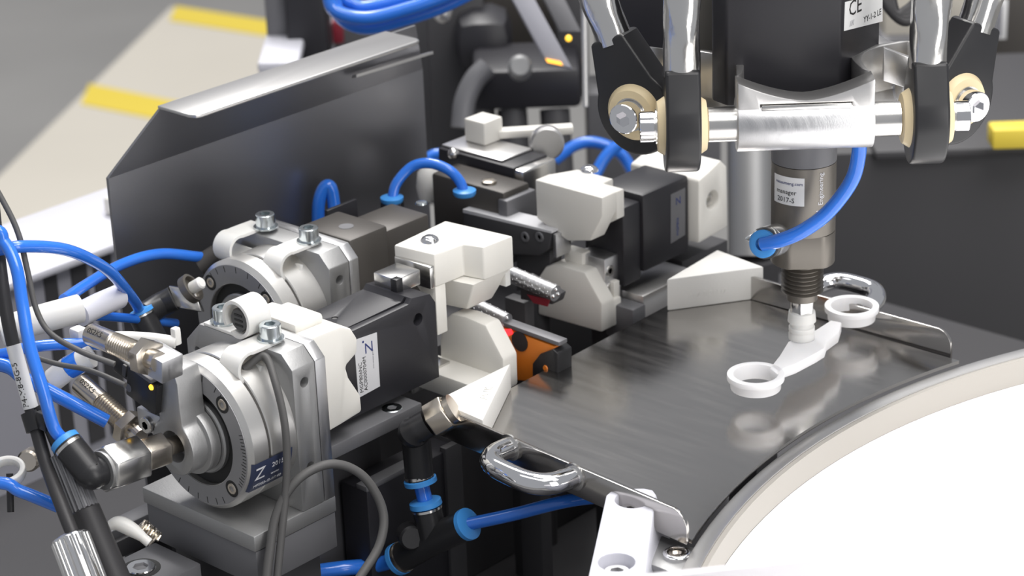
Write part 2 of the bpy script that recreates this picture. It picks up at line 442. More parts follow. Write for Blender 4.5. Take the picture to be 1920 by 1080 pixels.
def make_actuator(dx, dy, dz, name, label, group, second=False):
    X0, Z0 = -98+dx, 21+dz
    yp0, yp1, yp2 = -118+dy, -106.8+dy, -101.2+dy
    zt, zb = 53+dz, -11+dz
    t = thing(name, label, 'actuator', (X0, yp0, zb), group)
    def plate(y0, y1, nm, m, zb2=zb, ch=5.5):
        x0, x1 = X0-30, X0+30
        prof = [(x0, zb2), (x1, zb2), (x1, zt-ch), (x1-ch, zt), (x0+ch+3, zt), (x0, zt-ch-3)]
        s = MB().prism([V((a, y0, b)) for a, b in prof], (0, y1-y0, 0))
        c = MB()
        for z in (zb+52, zb+17):
            c.cyl((x1-9, (y0+y1)/2, z), (x1+3, (y0+y1)/2, z), 2.0, seg=20)
        c.cyl((x0+6, y0-3, zt-12), (x0+6, y0+5, zt-12), 1.8, seg=16)
        return s.build(nm, m, t, bevel=0.35, cuts=c if nm == 'mounting_plate' else None)
    plate(yp0, yp1, 'mounting_plate', 'alu_cast')
    plate(yp1+0.35, yp2, 'rear_plate', 'alu', zb2=zb)
    # round housing and dial, axis towards -Y
    A = V((X0, yp0, Z0))
    MB().lathe(A, (0, -1, 0), [(0, 29.6), (12.2, 29.6), (12.6, 29.2)], 72).build('round_housing', 'bodysilver', t)
    MB().lathe(A, (0, -1, 0), [(12.6, 27.8), (13.8, 27.8)], 72).build('seal_groove', 'cable', t)
    MB().lathe(A, (0, -1, 0), [(13.8, 29.4), (14.2, 29.8), (21.2, 29.8), (22.8, 28.2), (23.0, 28.0), (23.0, 19.8), (21.0, 19.8), (13.8, 19.8)], 72, closed=True).build('dial_ring', 'bodysilver', t)
    dl = MB().lathe(A, (0, -1, 0), [(23.02, 27.9), (23.25, 27.8), (23.25, 20.0), (23.02, 20.0)], 72, closed=True).build('dial_face', 'dial', t)
    MB().lathe(A, (0, -1, 0), [(14, 19.7), (20.6, 19.7), (20.6, 15.4)], 60).build('slot_floor', 'hole', t)
    MB().lathe(A, (0, -1, 0), [(20.0, 15.2), (22.2, 15.2), (22.8, 14.6), (22.8, 0.01)], 60).build('rotor', 'alu_cast', t)
    # graduation marks: short bars round the dial
    s = MB()
    def mark(deg, l, r=27.4):
        a = rad(deg); u = V((math.cos(a), 0, math.sin(a))); tn = V((-math.sin(a), 0, math.cos(a)))
        s.obox(A+V((0, -23.2, 0))+u*(r-l)-tn*0.16, u*l, tn*0.32, (0, -0.12, 0))
    for k in range(-40, 42, 3):
        if abs(k+8) < 26: mark(k, 2.6 if k % 5 == 0 else 1.9)
    for k in (53, 60, 76, 92, 108, 120, 130, -62, -72, -84, -96, -108, -120, -132, -144): mark(k, 2.6)
    s.build('graduation_marks', 'inkblack', dl)
    for deg in (47, -43, 137, 223):
        a = rad(deg); p = A+V((math.cos(a)*24.2, -23.25, math.sin(a)*24.2))
        MB().lathe(p, (0, -1, 0), [(0, 3.4), (0.12, 3.4), (0.12, 2.3), (0, 2.3)], 24, closed=True).build('countersink_shade', 'hole', t)  # flat dark ring, the shade of a countersink put into its colour
        socket_head(p-V((0, -0.2, 0)), (0, -1, 0), 2.35, 0.5, 'nickel', t, rs=1.1)
    # nylon clips and screws on top
    nylon_clip(t, X0+17, yp0, zt, r=6.4)
    if second: nylon_clip(t, X0-14, yp0, zt, r=6.4)
    else:       # standing loop holding a cable end
        r = 7.6; th = 1.4; cx, cz = X0+1.5, zt+r+0.4
        lp = arc((cx, yp0-1, cz), (1, 0, 0), (0, 0, 1), r, rad(-120), rad(212), 24); li = arc((cx, yp0-1, cz), (1, 0, 0), (0, 0, 1), r-th, rad(-120), rad(212), 24)
        MB().prism(lp+li[::-1], (0, 11, 0)).build('nylon_clip', 'nylon', t)
        MB().bb(X0-19, cx-4, yp0, yp0+10, zt+0.1, zt+1.4).build('clip_tongue', 'nylon', t, bevel=0.3)
        MB().lathe((cx, yp0+8, cz-0.6), (0, -1, 0), [(0, 4.6), (7, 4.6), (7.6, 4.2)], 24).build('cable_end', 'cable', t)
        for k in range(3): MB().bb(cx-2.2, cx+2.2, yp0+0.2, yp0+0.5, cz-3+k*2.0, cz-2.2+k*2.0).build('print_bar', 'inkblack', t)
    for px in (X0+13.5, X0-13):
        MB().lathe((px, yp0+5.2, zt), (0, 0, 1), [(1.5, 5.2), (2.2, 5.2)], 28).build('washer', 'zinc', t)
        socket_head((px, yp0+5.2, zt+2.2), (0, 0, 1), 4.1, 5.4, 'zinc', t, rs=2.0)
    return t, A
act1, A1 = make_actuator(0, 0, 0, 'rotary_actuator', 'round silver rotary actuator with graduated dial, nearest the camera', 'rotary actuators with dials')
act2, A2 = make_actuator(-62, 78, 0, 'rotary_actuator', 'round silver rotary actuator with dial standing behind the nearest one, by the metal guard', 'rotary actuators with dials', True)
# wrap label on the near dial
def cylmap(A, y0, r, th0):
    return lambda u, v, w: V((A.x+(r+w)*math.cos(th0+v/r), A.y+y0+u, A.z+(r+w)*math.sin(th0+v/r)))
lab = MB()
P = []; n = 14
for i in range(n+1):
    th = rad(-34)+rad(27)*i/n
    for y, r in ((-22.3, 29.0), (-21.2, 29.9), (-13, 29.95), (-2.4, 29.75)):
        P.append(V((A1.x+r*math.cos(th), A1.y+y, A1.z+r*math.sin(th))))
lab.add(P, [(i*4+k, i*4+k+1, (i+1)*4+k+1, (i+1)*4+k) for i in range(n) for k in range(3)])
lo = lab.build('wrap_label', 'labelblue', act1)
tag(lo, 'dark blue label wrapped round the dial')
text('Z', 8.0, cylmap(A1, -20.8, 30.0, rad(-22)), 'inkwhite', lo, 'label_print')
text('2015.01', 3.0, cylmap(A1, -12.5, 30.0, rad(-16)), 'inkwhite', lo, 'label_print')
text('MF302-G-07.40', 2.2, cylmap(A1, -20.3, 30.0, rad(-30)), 'inkwhite', lo, 'label_print')
text('www', 1.9, cylmap(A1, -12.5, 30.0, rad(-23)), 'inkwhite', lo, 'label_print')

# base blocks under the near actuator
bt = thing('base_block', 'two stacked grey aluminium blocks under the nearest rotary actuator', 'base block', (-98, -118, BZ))
bx0 = aY(266, 915, -143).x
MB().bb(bx0, -68, -143, -101, -17.6, -11).build('upper_block', 'alu_cast', bt, bevel=0.5)
MB().bb(bx0+1, -68.4, -142.3, -101.4, -33, -17.8).build('lower_block', 'midgrey', bt, bevel=0.5)
MB().bb(bx0+8, -75, -136, -105, BZ, -33).build('foot_block', 'darkgrey', bt, bevel=0.5)
bt2 = thing('base_block', 'grey aluminium block under the rear rotary actuator by the guard', 'base block', (-160, -40, BZ))
MB().bb(-190, -130, -65, -23, -33, -11).build('upper_block', 'alu_cast', bt2, bevel=0.5)
MB().bb(-186, -134, -60, -27, BZ, -33.2).build('foot_block', 'darkgrey', bt2, bevel=0.5)
# small screw at the foot of the mounting plate
socket_head(aZ(528, 950, -11), (0, 0, 1), 2.2, 1.6, 'steel', bt)

# lever arm with hub on the near dial
lv = thing('swivel_lever', 'silver swivel lever with round hub bolted on the nearest dial', 'lever', A1+V((0, -23.5, -11)))
yh0, yh1 = A1.y-23.3, A1.y-35.0
H = V((A1.x, yh0, A1.z))
prof = []
rh = 11.5
aw = 6.2
zn = 14.5
for i in range(29):
    a = rad(125)+rad(290)*i/28
    prof.append((rh*math.cos(a), rh*math.sin(a)))
# right flank: concave neck then arm
for i in range(6):
    t = i/5
    prof.append((rh*math.cos(rad(55))+(aw-rh*math.cos(rad(55)))*t+0.0, rh*math.sin(rad(55))+(zn+3-rh*math.sin(rad(55)))*t))
prof += [(aw, 27), (aw-1.5, 31.5), (-aw+1, 31.5), (-aw, 30), (-aw, 17)]
for i in range(1, 6):
    t = i/5
    prof.append((-aw+(rh*math.cos(rad(125))+aw)*t, 17+(rh*math.sin(rad(125))-17)*t))
cut = MB().cyl((H.x, yh1-2, H.z), (H.x, yh0-5.5, H.z), 6.2, seg=32)
MB().prism([V((H.x+a, yh0, H.z+b)) for a, b in prof[:-1]], (0, yh1-yh0, 0)).build('lever_body', 'alu_cast', lv, bevel=0.7, cuts=cut)
MB().lathe((H.x, yh0, H.z), (0, -1, 0), [(-0.2, 13.6), (4.5, 13.6)], 48).build('hub_flange', 'alu_cast', lv, bevel=0.4)
# stop blocks left of the lever
MB().bb(H.x-21, H.x-6.5, yh1+1, yh0-1, H.z+1, H.z+10).build('stop_block', 'alu', lv, bevel=0.7)
MB().bb(H.x-21, H.x-aw, yh1+3, yh0-1, H.z+13, H.z+29).build('stop_arm', 'alu_cast', lv, bevel=1.0)
socket_head((H.x-13, yh1+3, H.z+18), (0, -1, 0), 3.6, 2.6, 'steel', lv, rs=1.7)
socket_head((H.x-14, yh1+1, H.z+5), (0, -1, 0), 3.3, 2.2, 'steel', lv, rs=1.5)

# shock absorbers: knurled cap, thread, lock nut
def shock(pa, pb, label):
    pa, pb = V(pa), V(pb); d = (pb-pa).normalized(); L = (pb-pa).length
    t = thing('shock_absorber', label, 'shock absorber', (pa+pb)/2, 'threaded shock absorbers on the near dial')
    MB().lathe(pa, d, [(0, 3.6), (0.4, 4.2), (L*0.36, 4.2), (L*0.37, 3.8)], 28).build('cap', 'nickel', t)
    MB().lathe(pa, d, [(-0.3, 3.4), (0.05, 3.4)], 24).build('cap_end', 'midgrey', t)
    prof = []; x = L*0.37
    while x < L*0.80:
        prof += [(x, 3.5), (x+0.55, 4.3), (x+1.1, 3.5)]; x += 1.25
    MB().lathe(pa, d, prof, 28).build('thread', 'nickel', t)
    s = MB(); hexnut(s, pa+d*L*0.80, pa+d*L*0.93, 12.5); s.build('lock_nut', 'nickel', t)
    MB().lathe(pa, d, [(L*0.93, 3.9), (L*1.05, 3.9)], 20).build('barrel', 'nickel', t)
    a, u, v = frame(d, V((1, 0, 0)))
    nrm = (CP-pa).normalized(); nrm = (nrm-d*nrm.dot(d)).normalized(); sd = d.cross(nrm)
    th = lambda uu, vv, ww: pa+d*(2.0+uu)+(nrm*math.cos(vv/4.25)+sd*-math.sin(vv/4.25))*(4.25+ww)
    text('0S2K5', 3.2, th, 'inkblack', t, 'engraved_print', thick=0.02)
ys = yh0-4
shock(aY(170, 626, yh1-7), aY(292, 676, yh1-7), 'upper threaded shock absorber beside the bright steel block of the nearest dial')
shock(aY(150, 718, ys-3), aY(258, 815, ys-3), 'lower threaded shock absorber with brass lock nut left of the nearest dial')
bk1 = thing('stop_bracket', 'bright steel stop bracket holding the upper shock absorber', 'bracket', aY(290, 690, yh1-6))
c = aY(290, 676, yh1-6)
Rb = Matrix.Rotation(rad(8), 3, 'Y')
MB().box(c+V((0, 2, -1)), (15, 10, 9), Rb).build('bracket_block', 'alu', bk1, bevel=0.5)

# black inductive sensor with yellow light
sn = thing('proximity_sensor', 'small black proximity sensor with glowing yellow light on the nearest lever', 'sensor', aY(265, 730, yh1-1))
o = aY(268, 731, yh1-2)
Rs = Matrix.Rotation(rad(14), 3, 'Y')
MB().box(o+V((0, 3, 0)), (17, 8, 13), Rs).build('sensor_body', 'plastic', sn, bevel=0.8)
MB().box(o+V((-11, 3, 4.5)), (13, 5, 7), Rs).build('cable_plug', 'plastic', sn, bevel=0.7)
MB().box(o+V((-10, 0.2, 5)), (2, 1, 5), Rs).build('plug_rib', 'cable', sn, bevel=0.2)
MB().box(o+V((-6, 0.2, 4)), (2, 1, 5), Rs).build('plug_rib', 'cable', sn, bevel=0.2)
MB().box(o+V((4, 0.5, 7.4)), (9, 6, 1.6), Rs).build('window_plate', 'midgrey', sn, bevel=0.3)
lp = aY(284, 726, yh1-3.2)
MB().lathe(lp, (0, -1, 0), [(0, 1.15), (0.5, 1.0), (0.8, 0.5)], 16).build('status_light', 'ledyellow', sn)
MB().lathe(aY(241, 727, yh1-3), (0, -1, 0), [(-0.6, 1.7), (0.1, 1.7)], 20).build('adjust_screw', 'midgrey', sn)

# ------------------------------------------------------------------ pneumatic swivel fitting at the hub
ft = thing('elbow_fitting', 'black elbow push-in fitting with silver hexagon screwed into the nearest hub', 'fitting', (H.x, yh1-20, H.z-9))
ax = V((0.02, -1, 0.10)).normalized()
h0 = V((H.x, yh1+6, H.z))
MB().cyl(h0, h0+ax*15, 3.4, seg=20).build('threaded_stub', 'nickel', ft)
s = MB(); hexnut(s, h0+ax*11, h0+ax*22, 12.0); s.build('small_hexagon', 'nickel', ft, bevel=0.25)
s = MB(); hexnut(s, h0+ax*22.5, h0+ax*39, 15.8); s.build('large_hexagon', 'steel', ft, bevel=0.35)
MB().lathe(h0, ax, [(39, 7.2), (40.2, 7.2), (40.2, 6.0)], 32).build('collar', 'alu_cast', ft)
e0 = h0+ax*39; e1 = h0+ax*44.5
DL = (e1-CP).dot(fw)          # depth of the swivel elbow
hz0 = aD(122, 828, DL+3)
path = spline([e0, e0+ax*5, e1+(hz0-e1)*0.10, e1+(hz0-e1)*0.45, e1+(hz0-e1)*0.92], 6)
MB().tube(path, 5.6, 20, rr=lambda t: 5.5 if t < 0.2 else 5.9-0.3*t).build('elbow_body', 'plastic', ft)
dd = (hz0-e1).normalized()
MB().lathe(hz0-dd*1.5, dd, [(0, 5.0), (0.4, 5.6), (2.4, 5.6), (2.9, 4.8), (2.9, 2.9)], 28).build('release_ring', 'bluering', ft)
MB().lathe(hz0-dd*3.2, dd, [(0, 5.75), (1.2, 5.75)], 28).build('metal_band', 'steel', ft)

# ------------------------------------------------------------------ near gripper
gx1, gx0 = -85.0, -111.0
gy0, gy1 = -84.0, -25.7
g1 = thing('parallel_gripper', 'black parallel gripper with silver label and white jaws, in front of the nearest rotary actuator', 'gripper', (-98, -60, 8), 'black parallel grippers')
gz0, gz1 = 6.5, 43.5
cut = MB()
cut.cyl((gx1-4, -35, 35.5), (gx1+2, -35, 35.5), 2.6, seg=24)                              # blind bore in the side
cut.obox((gx1-4.2, -78, gz1-1.0), (1.5, 0, 0), (0, 40, 0), (0, 0, 3))                      # long groove in the top
cut.cyl((-100, -66, gz1-3), (-100, -66, gz1+2), 1.3, seg=16)
prof = [(gy0, gz0), (gy1+1, gz0), (gy1+1, gz1-4), (gy1-2, gz1+0.5), (gy1-12, gz1+2.0), (gy1-14, gz1), (gy0, gz1-1)]
MB().prism([V((gx0, a, b)) for a, b in prof], (gx1-gx0, 0, 0)).build('gripper_body', 'black', g1, bevel=0.6, cuts=cut)
MB().lathe((-100, -66, gz1-2), (0, 0, 1), [(0, 1.2), (1.0, 1.2)], 16).build('bright_bore', 'steel', g1)
# label on the side
def onx(x, y, X=gx1): return aX(x, y, X)
q = [onx(663, 638), onx(706, 623), onx(712, 724), onx(672, 746)]
lb = MB().prism(q, (0.18, 0, 0)).build('type_label', 'label', g1)
tag(lb, 'silver type label with lettering')
uu = (q[0]-q[3]).normalized(); vv = -(q[2]-q[3]).normalized()        # text runs upwards
def lt(x, y): return onx(x, y)+V((0.2, 0, 0))
yy = V((0, 1, -0.02)); zz = V((0, 0, 1))
text('N', 6.4, flat(lt(683, 664), yy, zz), 'inkblue', lb, 'label_print')
MB().lathe(lt(680, 641), (1, 0, 0), [(0, 0.5), (0.06, 0.5)], 14).build('label_dot', 'inkblue', lb)
text('MGP806NC', 2.6, flat(lt(681, 735), zz, -yy), 'inkblack', lb, 'label_print')
text('AC0000704M', 2.6, flat(lt(689, 731), zz, -yy), 'inkblack', lb, 'label_print')
text('www.zimmer-group', 1.0, flat(lt(701, 690), zz, -yy), 'inkgrey', lb, 'label_print')
# steel fingers on top and below
ft1 = MB()
a = aX(726, 533, -101)
MB().bb(-108, -95, -36, -22.5, gz1+0.5, gz1+7.0).build('finger_carriage', 'steel', g1, bevel=0.4)
MB().bb(-97.5, -94, -37, -33.5, gz1+0.4, gz1+7.2).build('carriage_notch', 'plastic', g1, bevel=0.2)
# upper jaw
ZT = 54.5
tp = [aZ(x, y, ZT) for x, y in ((738, 459), (835, 413), (962, 442), (906, 464), (867, 457), (814, 477))]
uj = MB().prism([p-V((0, 0, 14.5)) for p in tp], (0, 0, 14.5)).build('upper_jaw', 'white', g1, bevel=0.9)
# sloping underside block
x0 = min(p.x for p in tp); x1 = tp[3].x
ya, yb = tp[4].y-10, tp[2].y-0.8
xa, xb = x0+1.5, tp[2].x-1.5
za = ZT-14.6
A_ = [V((xa, ya, za)), V((xb, ya+6, za)), V((xb, yb, za)), V((xa, yb, za))]
B_ = [V((xa+3, ya+7, za-15)), V((xb-9, ya+11, za-15)), V((xb-9, yb-2, za-15)), V((xa+3, yb-2, za-15))]
MB().loft(A_, B_).build('jaw_underside', 'white', uj, bevel=0.7)
MB().bb(xb-6, xb-1, yb-2, yb+1.0, za-8, za-0.5).build('clear_insert', 'nylon', uj, bevel=0.3)
# steel clip and leg between body and jaw
MB().bb(tp[0].x+0.5, tp[5].x+0.3, tp[5].y-3.2, tp[5].y-0.2, ZT-14.5, ZT-4.5).build('steel_clip', 'steel', g1, bevel=0.7)
MB().bb(tp[5].x-9, tp[5].x-0.2, tp[5].y-0.1, tp[5].y+6, ZT-36, ZT-14.4).build('jaw_leg', 'white', uj, bevel=0.5)
# domed screw
ps = aZ(806, 452, ZT)
MB().lathe(ps, (0, 0, 1), [(0, 4.0), (0.7, 3.9), (1.7, 3.1), (2.4, 1.8), (2.45, 1.2), (1.2, 1.0), (1.2, 0.01)], 32).build('domed_screw', 'chrome', uj)
# lower jaw: fin with sloping edge
yf = aX(943, 690, -72).y
def fin(pxs, Y, thick, parent, name, back=None):
    A_ = [aY(x, y, Y) for x, y in pxs]
    s = MB().prism(A_, (0, thick, 0)); return s.build(name, 'white', parent, bevel=1.2), A_
lj, FA = fin(((826, 700), (824, 640), (829, 602), (846, 588), (872, 594), (910, 610), (943, 674), (945, 735), (840, 712)), yf, 9.0, g1, 'lower_jaw')
MB().bb(FA[0].x-2, FA[6].x-3, yf-14, yf+0.5, FA[7].z-3, FA[7].z+6.5).build('jaw_foot', 'white', lj, bevel=0.8)
MB().bb(FA[0].x-1, FA[0].x+9, yf-12, yf-3, FA[7].z+6.4, FA[7].z+7.6).build('steel_plate', 'steel', g1, bevel=0.2)
MB().bb(FA[0].x-7, FA[0].x-1, yf-16, yf-6, FA[7].z-6, FA[7].z+15).build('lower_finger', 'steel', g1, bevel=0.4)

# white printed adapter between actuator and gripper
ad = thing('printed_adapter', 'white printed adapter with scooped side joining nearest actuator and black gripper', 'adapter', (-96, -90, -8))
XA = -76.0
ws = [(600, 600), (640, 612), (660, 617), (671, 634), (671, 662), (652, 684), (650, 690), (655, 708), (677, 741), (680, 772), (640, 797), (616, 812)]
pp = [aX(x, y, XA) for x, y in ws]
pp[0] = V((XA, -100.9, pp[1].z+0.5)); pp[-1] = V((XA, -100.9, pp[-2].z-1))
MB().prism(pp, (-40, 0, 0)).build('adapter_body', 'white', ad, bevel=1.3)
MB().bb(-104, -84, -100.9, -86, pp[1].z-0.5, pp[1].z+4).build('adapter_ridge', 'white', ad, bevel=1.5)

# support block with countersunk screw under the near gripper
sb = thing('support_block', 'grey support block with countersunk screw under the nearest black gripper', 'block', (-90, -70, BZ))
zS = 3.0
c0 = aZ(735, 765, zS)
MB().bb(-118, c0.x+6, -100, c0.y+11, zS-6, zS).build('block_body', 'midgrey', sb, bevel=0.6)
MB().bb(-116, -99, -96, c0.y+6, BZ, zS-6.2).build('block_foot', 'darkgrey', sb, bevel=0.6)
socket_head(c0-V((0, 0, 0.6)), (0, 0, 1), 4.3, 0.9, 'zinc', sb, rs=1.8)
# ------------------------------------------------------------------ bent metal guard behind the stations
GX = -222.0
gp = aX(203, 335, GX); zf = gp.z
gl = gp.y; gr = aX(792, 118, GX).y
gd = thing('sheet_guard', 'bent stainless sheet guard with a bright folded top lip', 'guard', (GX, (gl+gr)/2, BZ))
MB().prism([V((GX, gl+7, BZ)), V((GX, gl, zf-80)), V((GX, gl, zf)), V((GX, gr, zf)), V((GX, gr, BZ))], (-1.5, 0, 0)).build('upright_sheet', 'guard', gd)
lean = 5.0
t0 = aX(300, 206, GX+lean); zt = t0.z
t1 = aX(728, 73, GX+lean)
MB().add([V((GX, gl, zf)), V((GX, gr, zf)), V((GX+lean, gr-8, zt)), V((GX+lean, t0.y, zt)), V((GX-1.5, gl, zf)), V((GX-1.5, gr, zf)), V((GX+lean-1.5, gr-8, zt)), V((GX+lean-1.5, t0.y, zt))],
         [(0, 1, 2, 3), (7, 6, 5, 4), (0, 4, 5, 1), (1, 5, 6, 2), (2, 6, 7, 3), (3, 7, 4, 0)]).build('leaning_band', 'guard', gd)
lipw = aZ(382, 219, zt).x-(GX+lean)
yl0, yl1 = t0.y, t1.y
loop = [V((GX+lean-1.5, yl0, zt)), V((GX+lean+lipw-4, yl0+0, zt)), V((GX+lean+lipw-1, yl0+1.5, zt)), V((GX+lean+lipw, yl0+4, zt)), V((GX+lean+lipw, yl1-4, zt)), V((GX+lean+lipw-1, yl1-1.2, zt)), V((GX+lean+lipw-4, yl1, zt)), V((GX+lean-1.5, yl1, zt))]
lipm = M['alu_satin']
MB().prism(loop, (0, 0, 1.6)).build('top_lip', 'alu_satin', gd, bevel=0.4)  # paler than its own sheet: light on the upward face put into colour
e0 = aX(660, 147, GX+4); e1 = aX(804, 103, GX+4)
MB().prism([e0, e1, e1+V((3, 0, 1)), e0+V((3, 0, 1))], (0, 0, 1.4)).build('lower_lip', 'alu_satin', gd)

# ------------------------------------------------------------------ gripper opposite, facing the near one
g2 = thing('parallel_gripper', 'black parallel gripper with white jaws across the gap, beside the far corner wedge', 'gripper', (-98, 115, 6), 'black parallel grippers')
by0, by1 = 95.0, 140.0
MB().bb(gx0, gx1, by0+12, by1, 9, 46).build('gripper_body', 'black', g2, bevel=2.0)
MB().bb(gx0+2, gx1-1.5, by0, by0+12.2, 6, 43).build('body_front', 'black', g2, bevel=1.0)
q = [aX(1257, 365, gx1), aX(1284, 352, gx1), aX(1284, 440, gx1), aX(1257, 457, gx1)]
lb2 = MB().prism(q, (0.2, 0, 0)).build('type_label', 'midgrey', g2)
text('N', 5.0, flat(aX(1266, 385, gx1)+V((0.25, 0, 0)), (0, 1, 0), (0, 0, 1)), 'inkblue', lb2, 'label_print')
text('MGP806', 2.4, flat(aX(1272, 440, gx1)+V((0.25, 0, 0)), (0, 0, 1), (0, -1, 0)), 'inkblue', lb2, 'label_print')
# upper jaw
yj = 79.0
tpf = [aZ(x, y, ZT) for x, y in ((1003, 343), (1085, 303), (1169, 322), (1169, 347), (1129, 370))]
f4 = [aY(1003, 345, yj), aY(1129, 371, yj), aY(1129, 407, yj), aY(1107, 452, yj), aY(1064, 452, yj), aY(1006, 410, yj)]
f4[0].z = f4[1].z
uj2 = MB().prism(f4, (0, 10, 0)).build('upper_jaw', 'white', g2, bevel=0.8)
zt4 = f4[1].z-0.15
tpx = [V((f4[0].x, yj+9.5, zt4)), V((f4[1].x, yj+9.5, zt4)), V((f4[1].x, yj+15, zt4)), V((f4[1].x-12, yj+15, zt4)), V((f4[1].x-12, yj+22, zt4)), V((f4[0].x+6, yj+22, zt4))]
MB().prism([p-V((0, 0, 13)) for p in tpx], (0, 0, 13)).build('jaw_shank', 'white', uj2, bevel=0.8)
# slanting lower side of the jaw end
s2 = [aX(1129, 407, f4[1].x), aX(1170, 385, f4[1].x)]
MB().prism([V((f4[1].x-0.2, yj+9.5, zt4-8)), V((f4[1].x-0.2, yj+15, zt4-8)), V((f4[1].x-0.2, yj+15, zt4-13)), V((f4[1].x-14, yj+9.5, f4[3].z))], (-6, 0, 0)).build('jaw_web', 'white', uj2, bevel=0.4)
MB().lathe(aZ(1105, 320, zt4), (0, 0, 1), [(0, 4.0), (0.7, 3.9), (1.7, 3.1), (2.4, 1.8), (2.45, 1.2), (1.2, 1.0), (1.2, 0.01)], 32).build('domed_screw', 'chrome', uj2)
lj2, FB = fin(((1008, 590), (1010, 518), (1022, 500), (1040, 494), (1096, 511), (1128, 570), (1128, 624)), yj-1, 9.0, g2, 'lower_jaw')
MB().bb(FB[0].x+4, FB[5].x-0.3, yj+7, yj+13, FB[6].z+0.2, FB[5].z-1).build('jaw_foot', 'white', lj2, bevel=0.8)
MB().bb(FB[5].x-18, FB[5].x-2, yj+10, yj+14, FB[5].z-2, FB[5].z+6).build('jaw_foot_rib', 'white', lj2, bevel=0.6)
# steel lower finger with two screws
c0, c1 = aX(1100, 475, -100), aX(1100, 540, -100)
MB().bb(-106, -90, 86, 97, -2, 21).build('lower_finger', 'alu', g2, bevel=0.6)
for z in (7, 15): socket_head((-90, 89, z), (1, 0, 0), 2.6, 0.8, 'steel', g2, rs=1.2)
MB().bb(-112, -101, 84, 90, 10, 22).build('white_pad', 'white', g2, bevel=1)
# white printed holder behind the far gripper
hd = thing('printed_holder', 'white printed holder with a round screw hole behind the far black gripper', 'holder', (-95, 155, 0))
hx = -80.0
pf = [aX(x, y, hx) for x, y in ((1296, 470), (1290, 440), (1296, 330), (1352, 300), (1364, 312), (1366, 425), (1310, 458))]
pf = [V((hx, by1+0.3, pf[0].z+4)), V((hx, by1+0.3, 44)), V((hx, by1+8, 46)), V((hx, pf[3].y, pf[3].z)), V((hx, pf[4].y, pf[4].z)), V((hx, pf[5].y, pf[5].z)), V((hx, pf[6].y, pf[6].z))]
cut = MB().cyl(aX(1337, 375, hx)+V((-6, 0, 0)), aX(1337, 375, hx)+V((3, 0, 0)), 4.2, seg=28)
MB().prism(pf, (-40, 0, 0)).build('holder_body', 'white', hd, bevel=1.8, cuts=cut)
socket_head(aX(1337, 375, hx)+V((-5.5, 0, 0)), (1, 0, 0), 3.2, 3.0, 'steel', hd, rs=1.5)
MB().bb(-118, -88, 138, 172, BZ, 4).build('holder_foot', 'darkgrey', hd, bevel=0.6)
# grey rail pieces beside the wedge
rl = thing('slide_rail', 'pale grey machined rail with a stepped end beside the far corner wedge', 'rail', (-95, 105, -20))
r_a = aZ(1195, 500, -1)
MB().bb(-105, -78, 97.5, 136, -12, 3.0).build('rail_body', 'alu_satin', rl, bevel=0.8)
MB().bb(-92, -76, 88, 97, -16, 0).build('rail_end', 'midgrey', rl, bevel=0.8)
MB().bb(-104, -80, 92, 135, BZ, -12).build('rail_foot', 'darkgrey', rl, bevel=0.8)

# ------------------------------------------------------------------ mirrored second station: dark blocks, air hose, clamp bar
st = thing('slide_unit', 'dark slide unit with big end blocks behind the near gripper', 'slide unit', (-160, 50, BZ))
XB = -135.0
def blk(xr, yl_, xrr, ytop, X=XB, w=30, zlow=BZ):
    a = aX(xr, ytop, X); b = aX(xrr, ytop, X); return a, b
a = aX(655, 447, XB); b = aX(724, 424, XB)
MB().bb(XB-30, XB, a.y, b.y+1, -8, a.z-1).build('end_block', 'bronze', st, bevel=1.5)
text('ZRA', 9.0, flat(V((XB+0.05, b.y-3, 8)), (0, 0, 1), (0, -1, 0)), 'inkgrey', st, 'unit_print')
MB().lathe((XB-13, (a.y+b.y)/2, a.z-1.0), (0, 0, 1), [(0, 3.2), (0.15, 3.2), (0.15, 1.8)], 20).build('bore_rim', 'midgrey', st)
a2 = aX(796, 404, XB-4)
MB().bb(XB-27, XB-4, b.y+3, a2.y+3, -6, a2.z).build('middle_block', 'bronze', st, bevel=1.5)
MB().lathe(aZ(790, 382, a2.z), (0, 0, 1), [(0, 2.6), (0.8, 2.4), (0.9, 1.0)], 20).build('block_screw', 'zinc', st)
MB().bb(XB-40, XB-38, b.y+2, b.y+20, 0, a2.z+2).build('side_cover', 'black', st, bevel=0.4)
MB().bb(XB-40, XB+4, -20, 130, BZ, -8.5).build('slide_base', 'darkgrey', st, bevel=1)
# clamp bar with holes
cb = thing('clamp_bar', 'dark clamp bar with pale top and two screws pointing at the far jaw', 'clamp bar', aX(960, 440, -122))
Yb = aX(1030, 445, -112).y
pA = [aY(x, y, Yb) for x, y in ((868, 397), (1034, 437), (1028, 468), (1010, 480), (900, 475), (868, 455))]
MB().prism(pA, (0, 11, 0)).build('bar_body', 'darkgrey', cb, bevel=0.8)
MB().prism([p+V((0, 0, 0.1)) for p in (aY(868, 399, Yb), aY(1034, 438, Yb), aY(1034, 437, Yb)+V((0, 0, 0.8)), aY(868, 398, Yb)+V((0, 0, 1.4)))], (0, 11, 0)).build('bar_top', 'label', cb)
MB().obox(aY(1034, 439, Yb)+V((0.2, 0.5, 0)), (2, 0, 0), (0, 10, 0), (0, 0, -11)).build('bar_end', 'alu', cb, bevel=0.4)
for x, y in ((985, 444), (1012, 444)):
    socket_head(aY(x, y, Yb), (0, -1, 0), 2.4, 0.6, 'midgrey', cb, rs=1.1)
pB = [aY(x, y, Yb+4) for x, y in ((968, 478), (1030, 462), (1034, 545), (968, 545))]
MB().prism(pB, (0, 8, 0)).build('bar_leg', 'darkgrey', cb, bevel=0.5)
MB().cyl(pB[3]+V((10, 4, 5)), V((pB[3].x+10, pB[3].y+4, BZ)), 5).build('bar_post', 'darkgrey', cb)
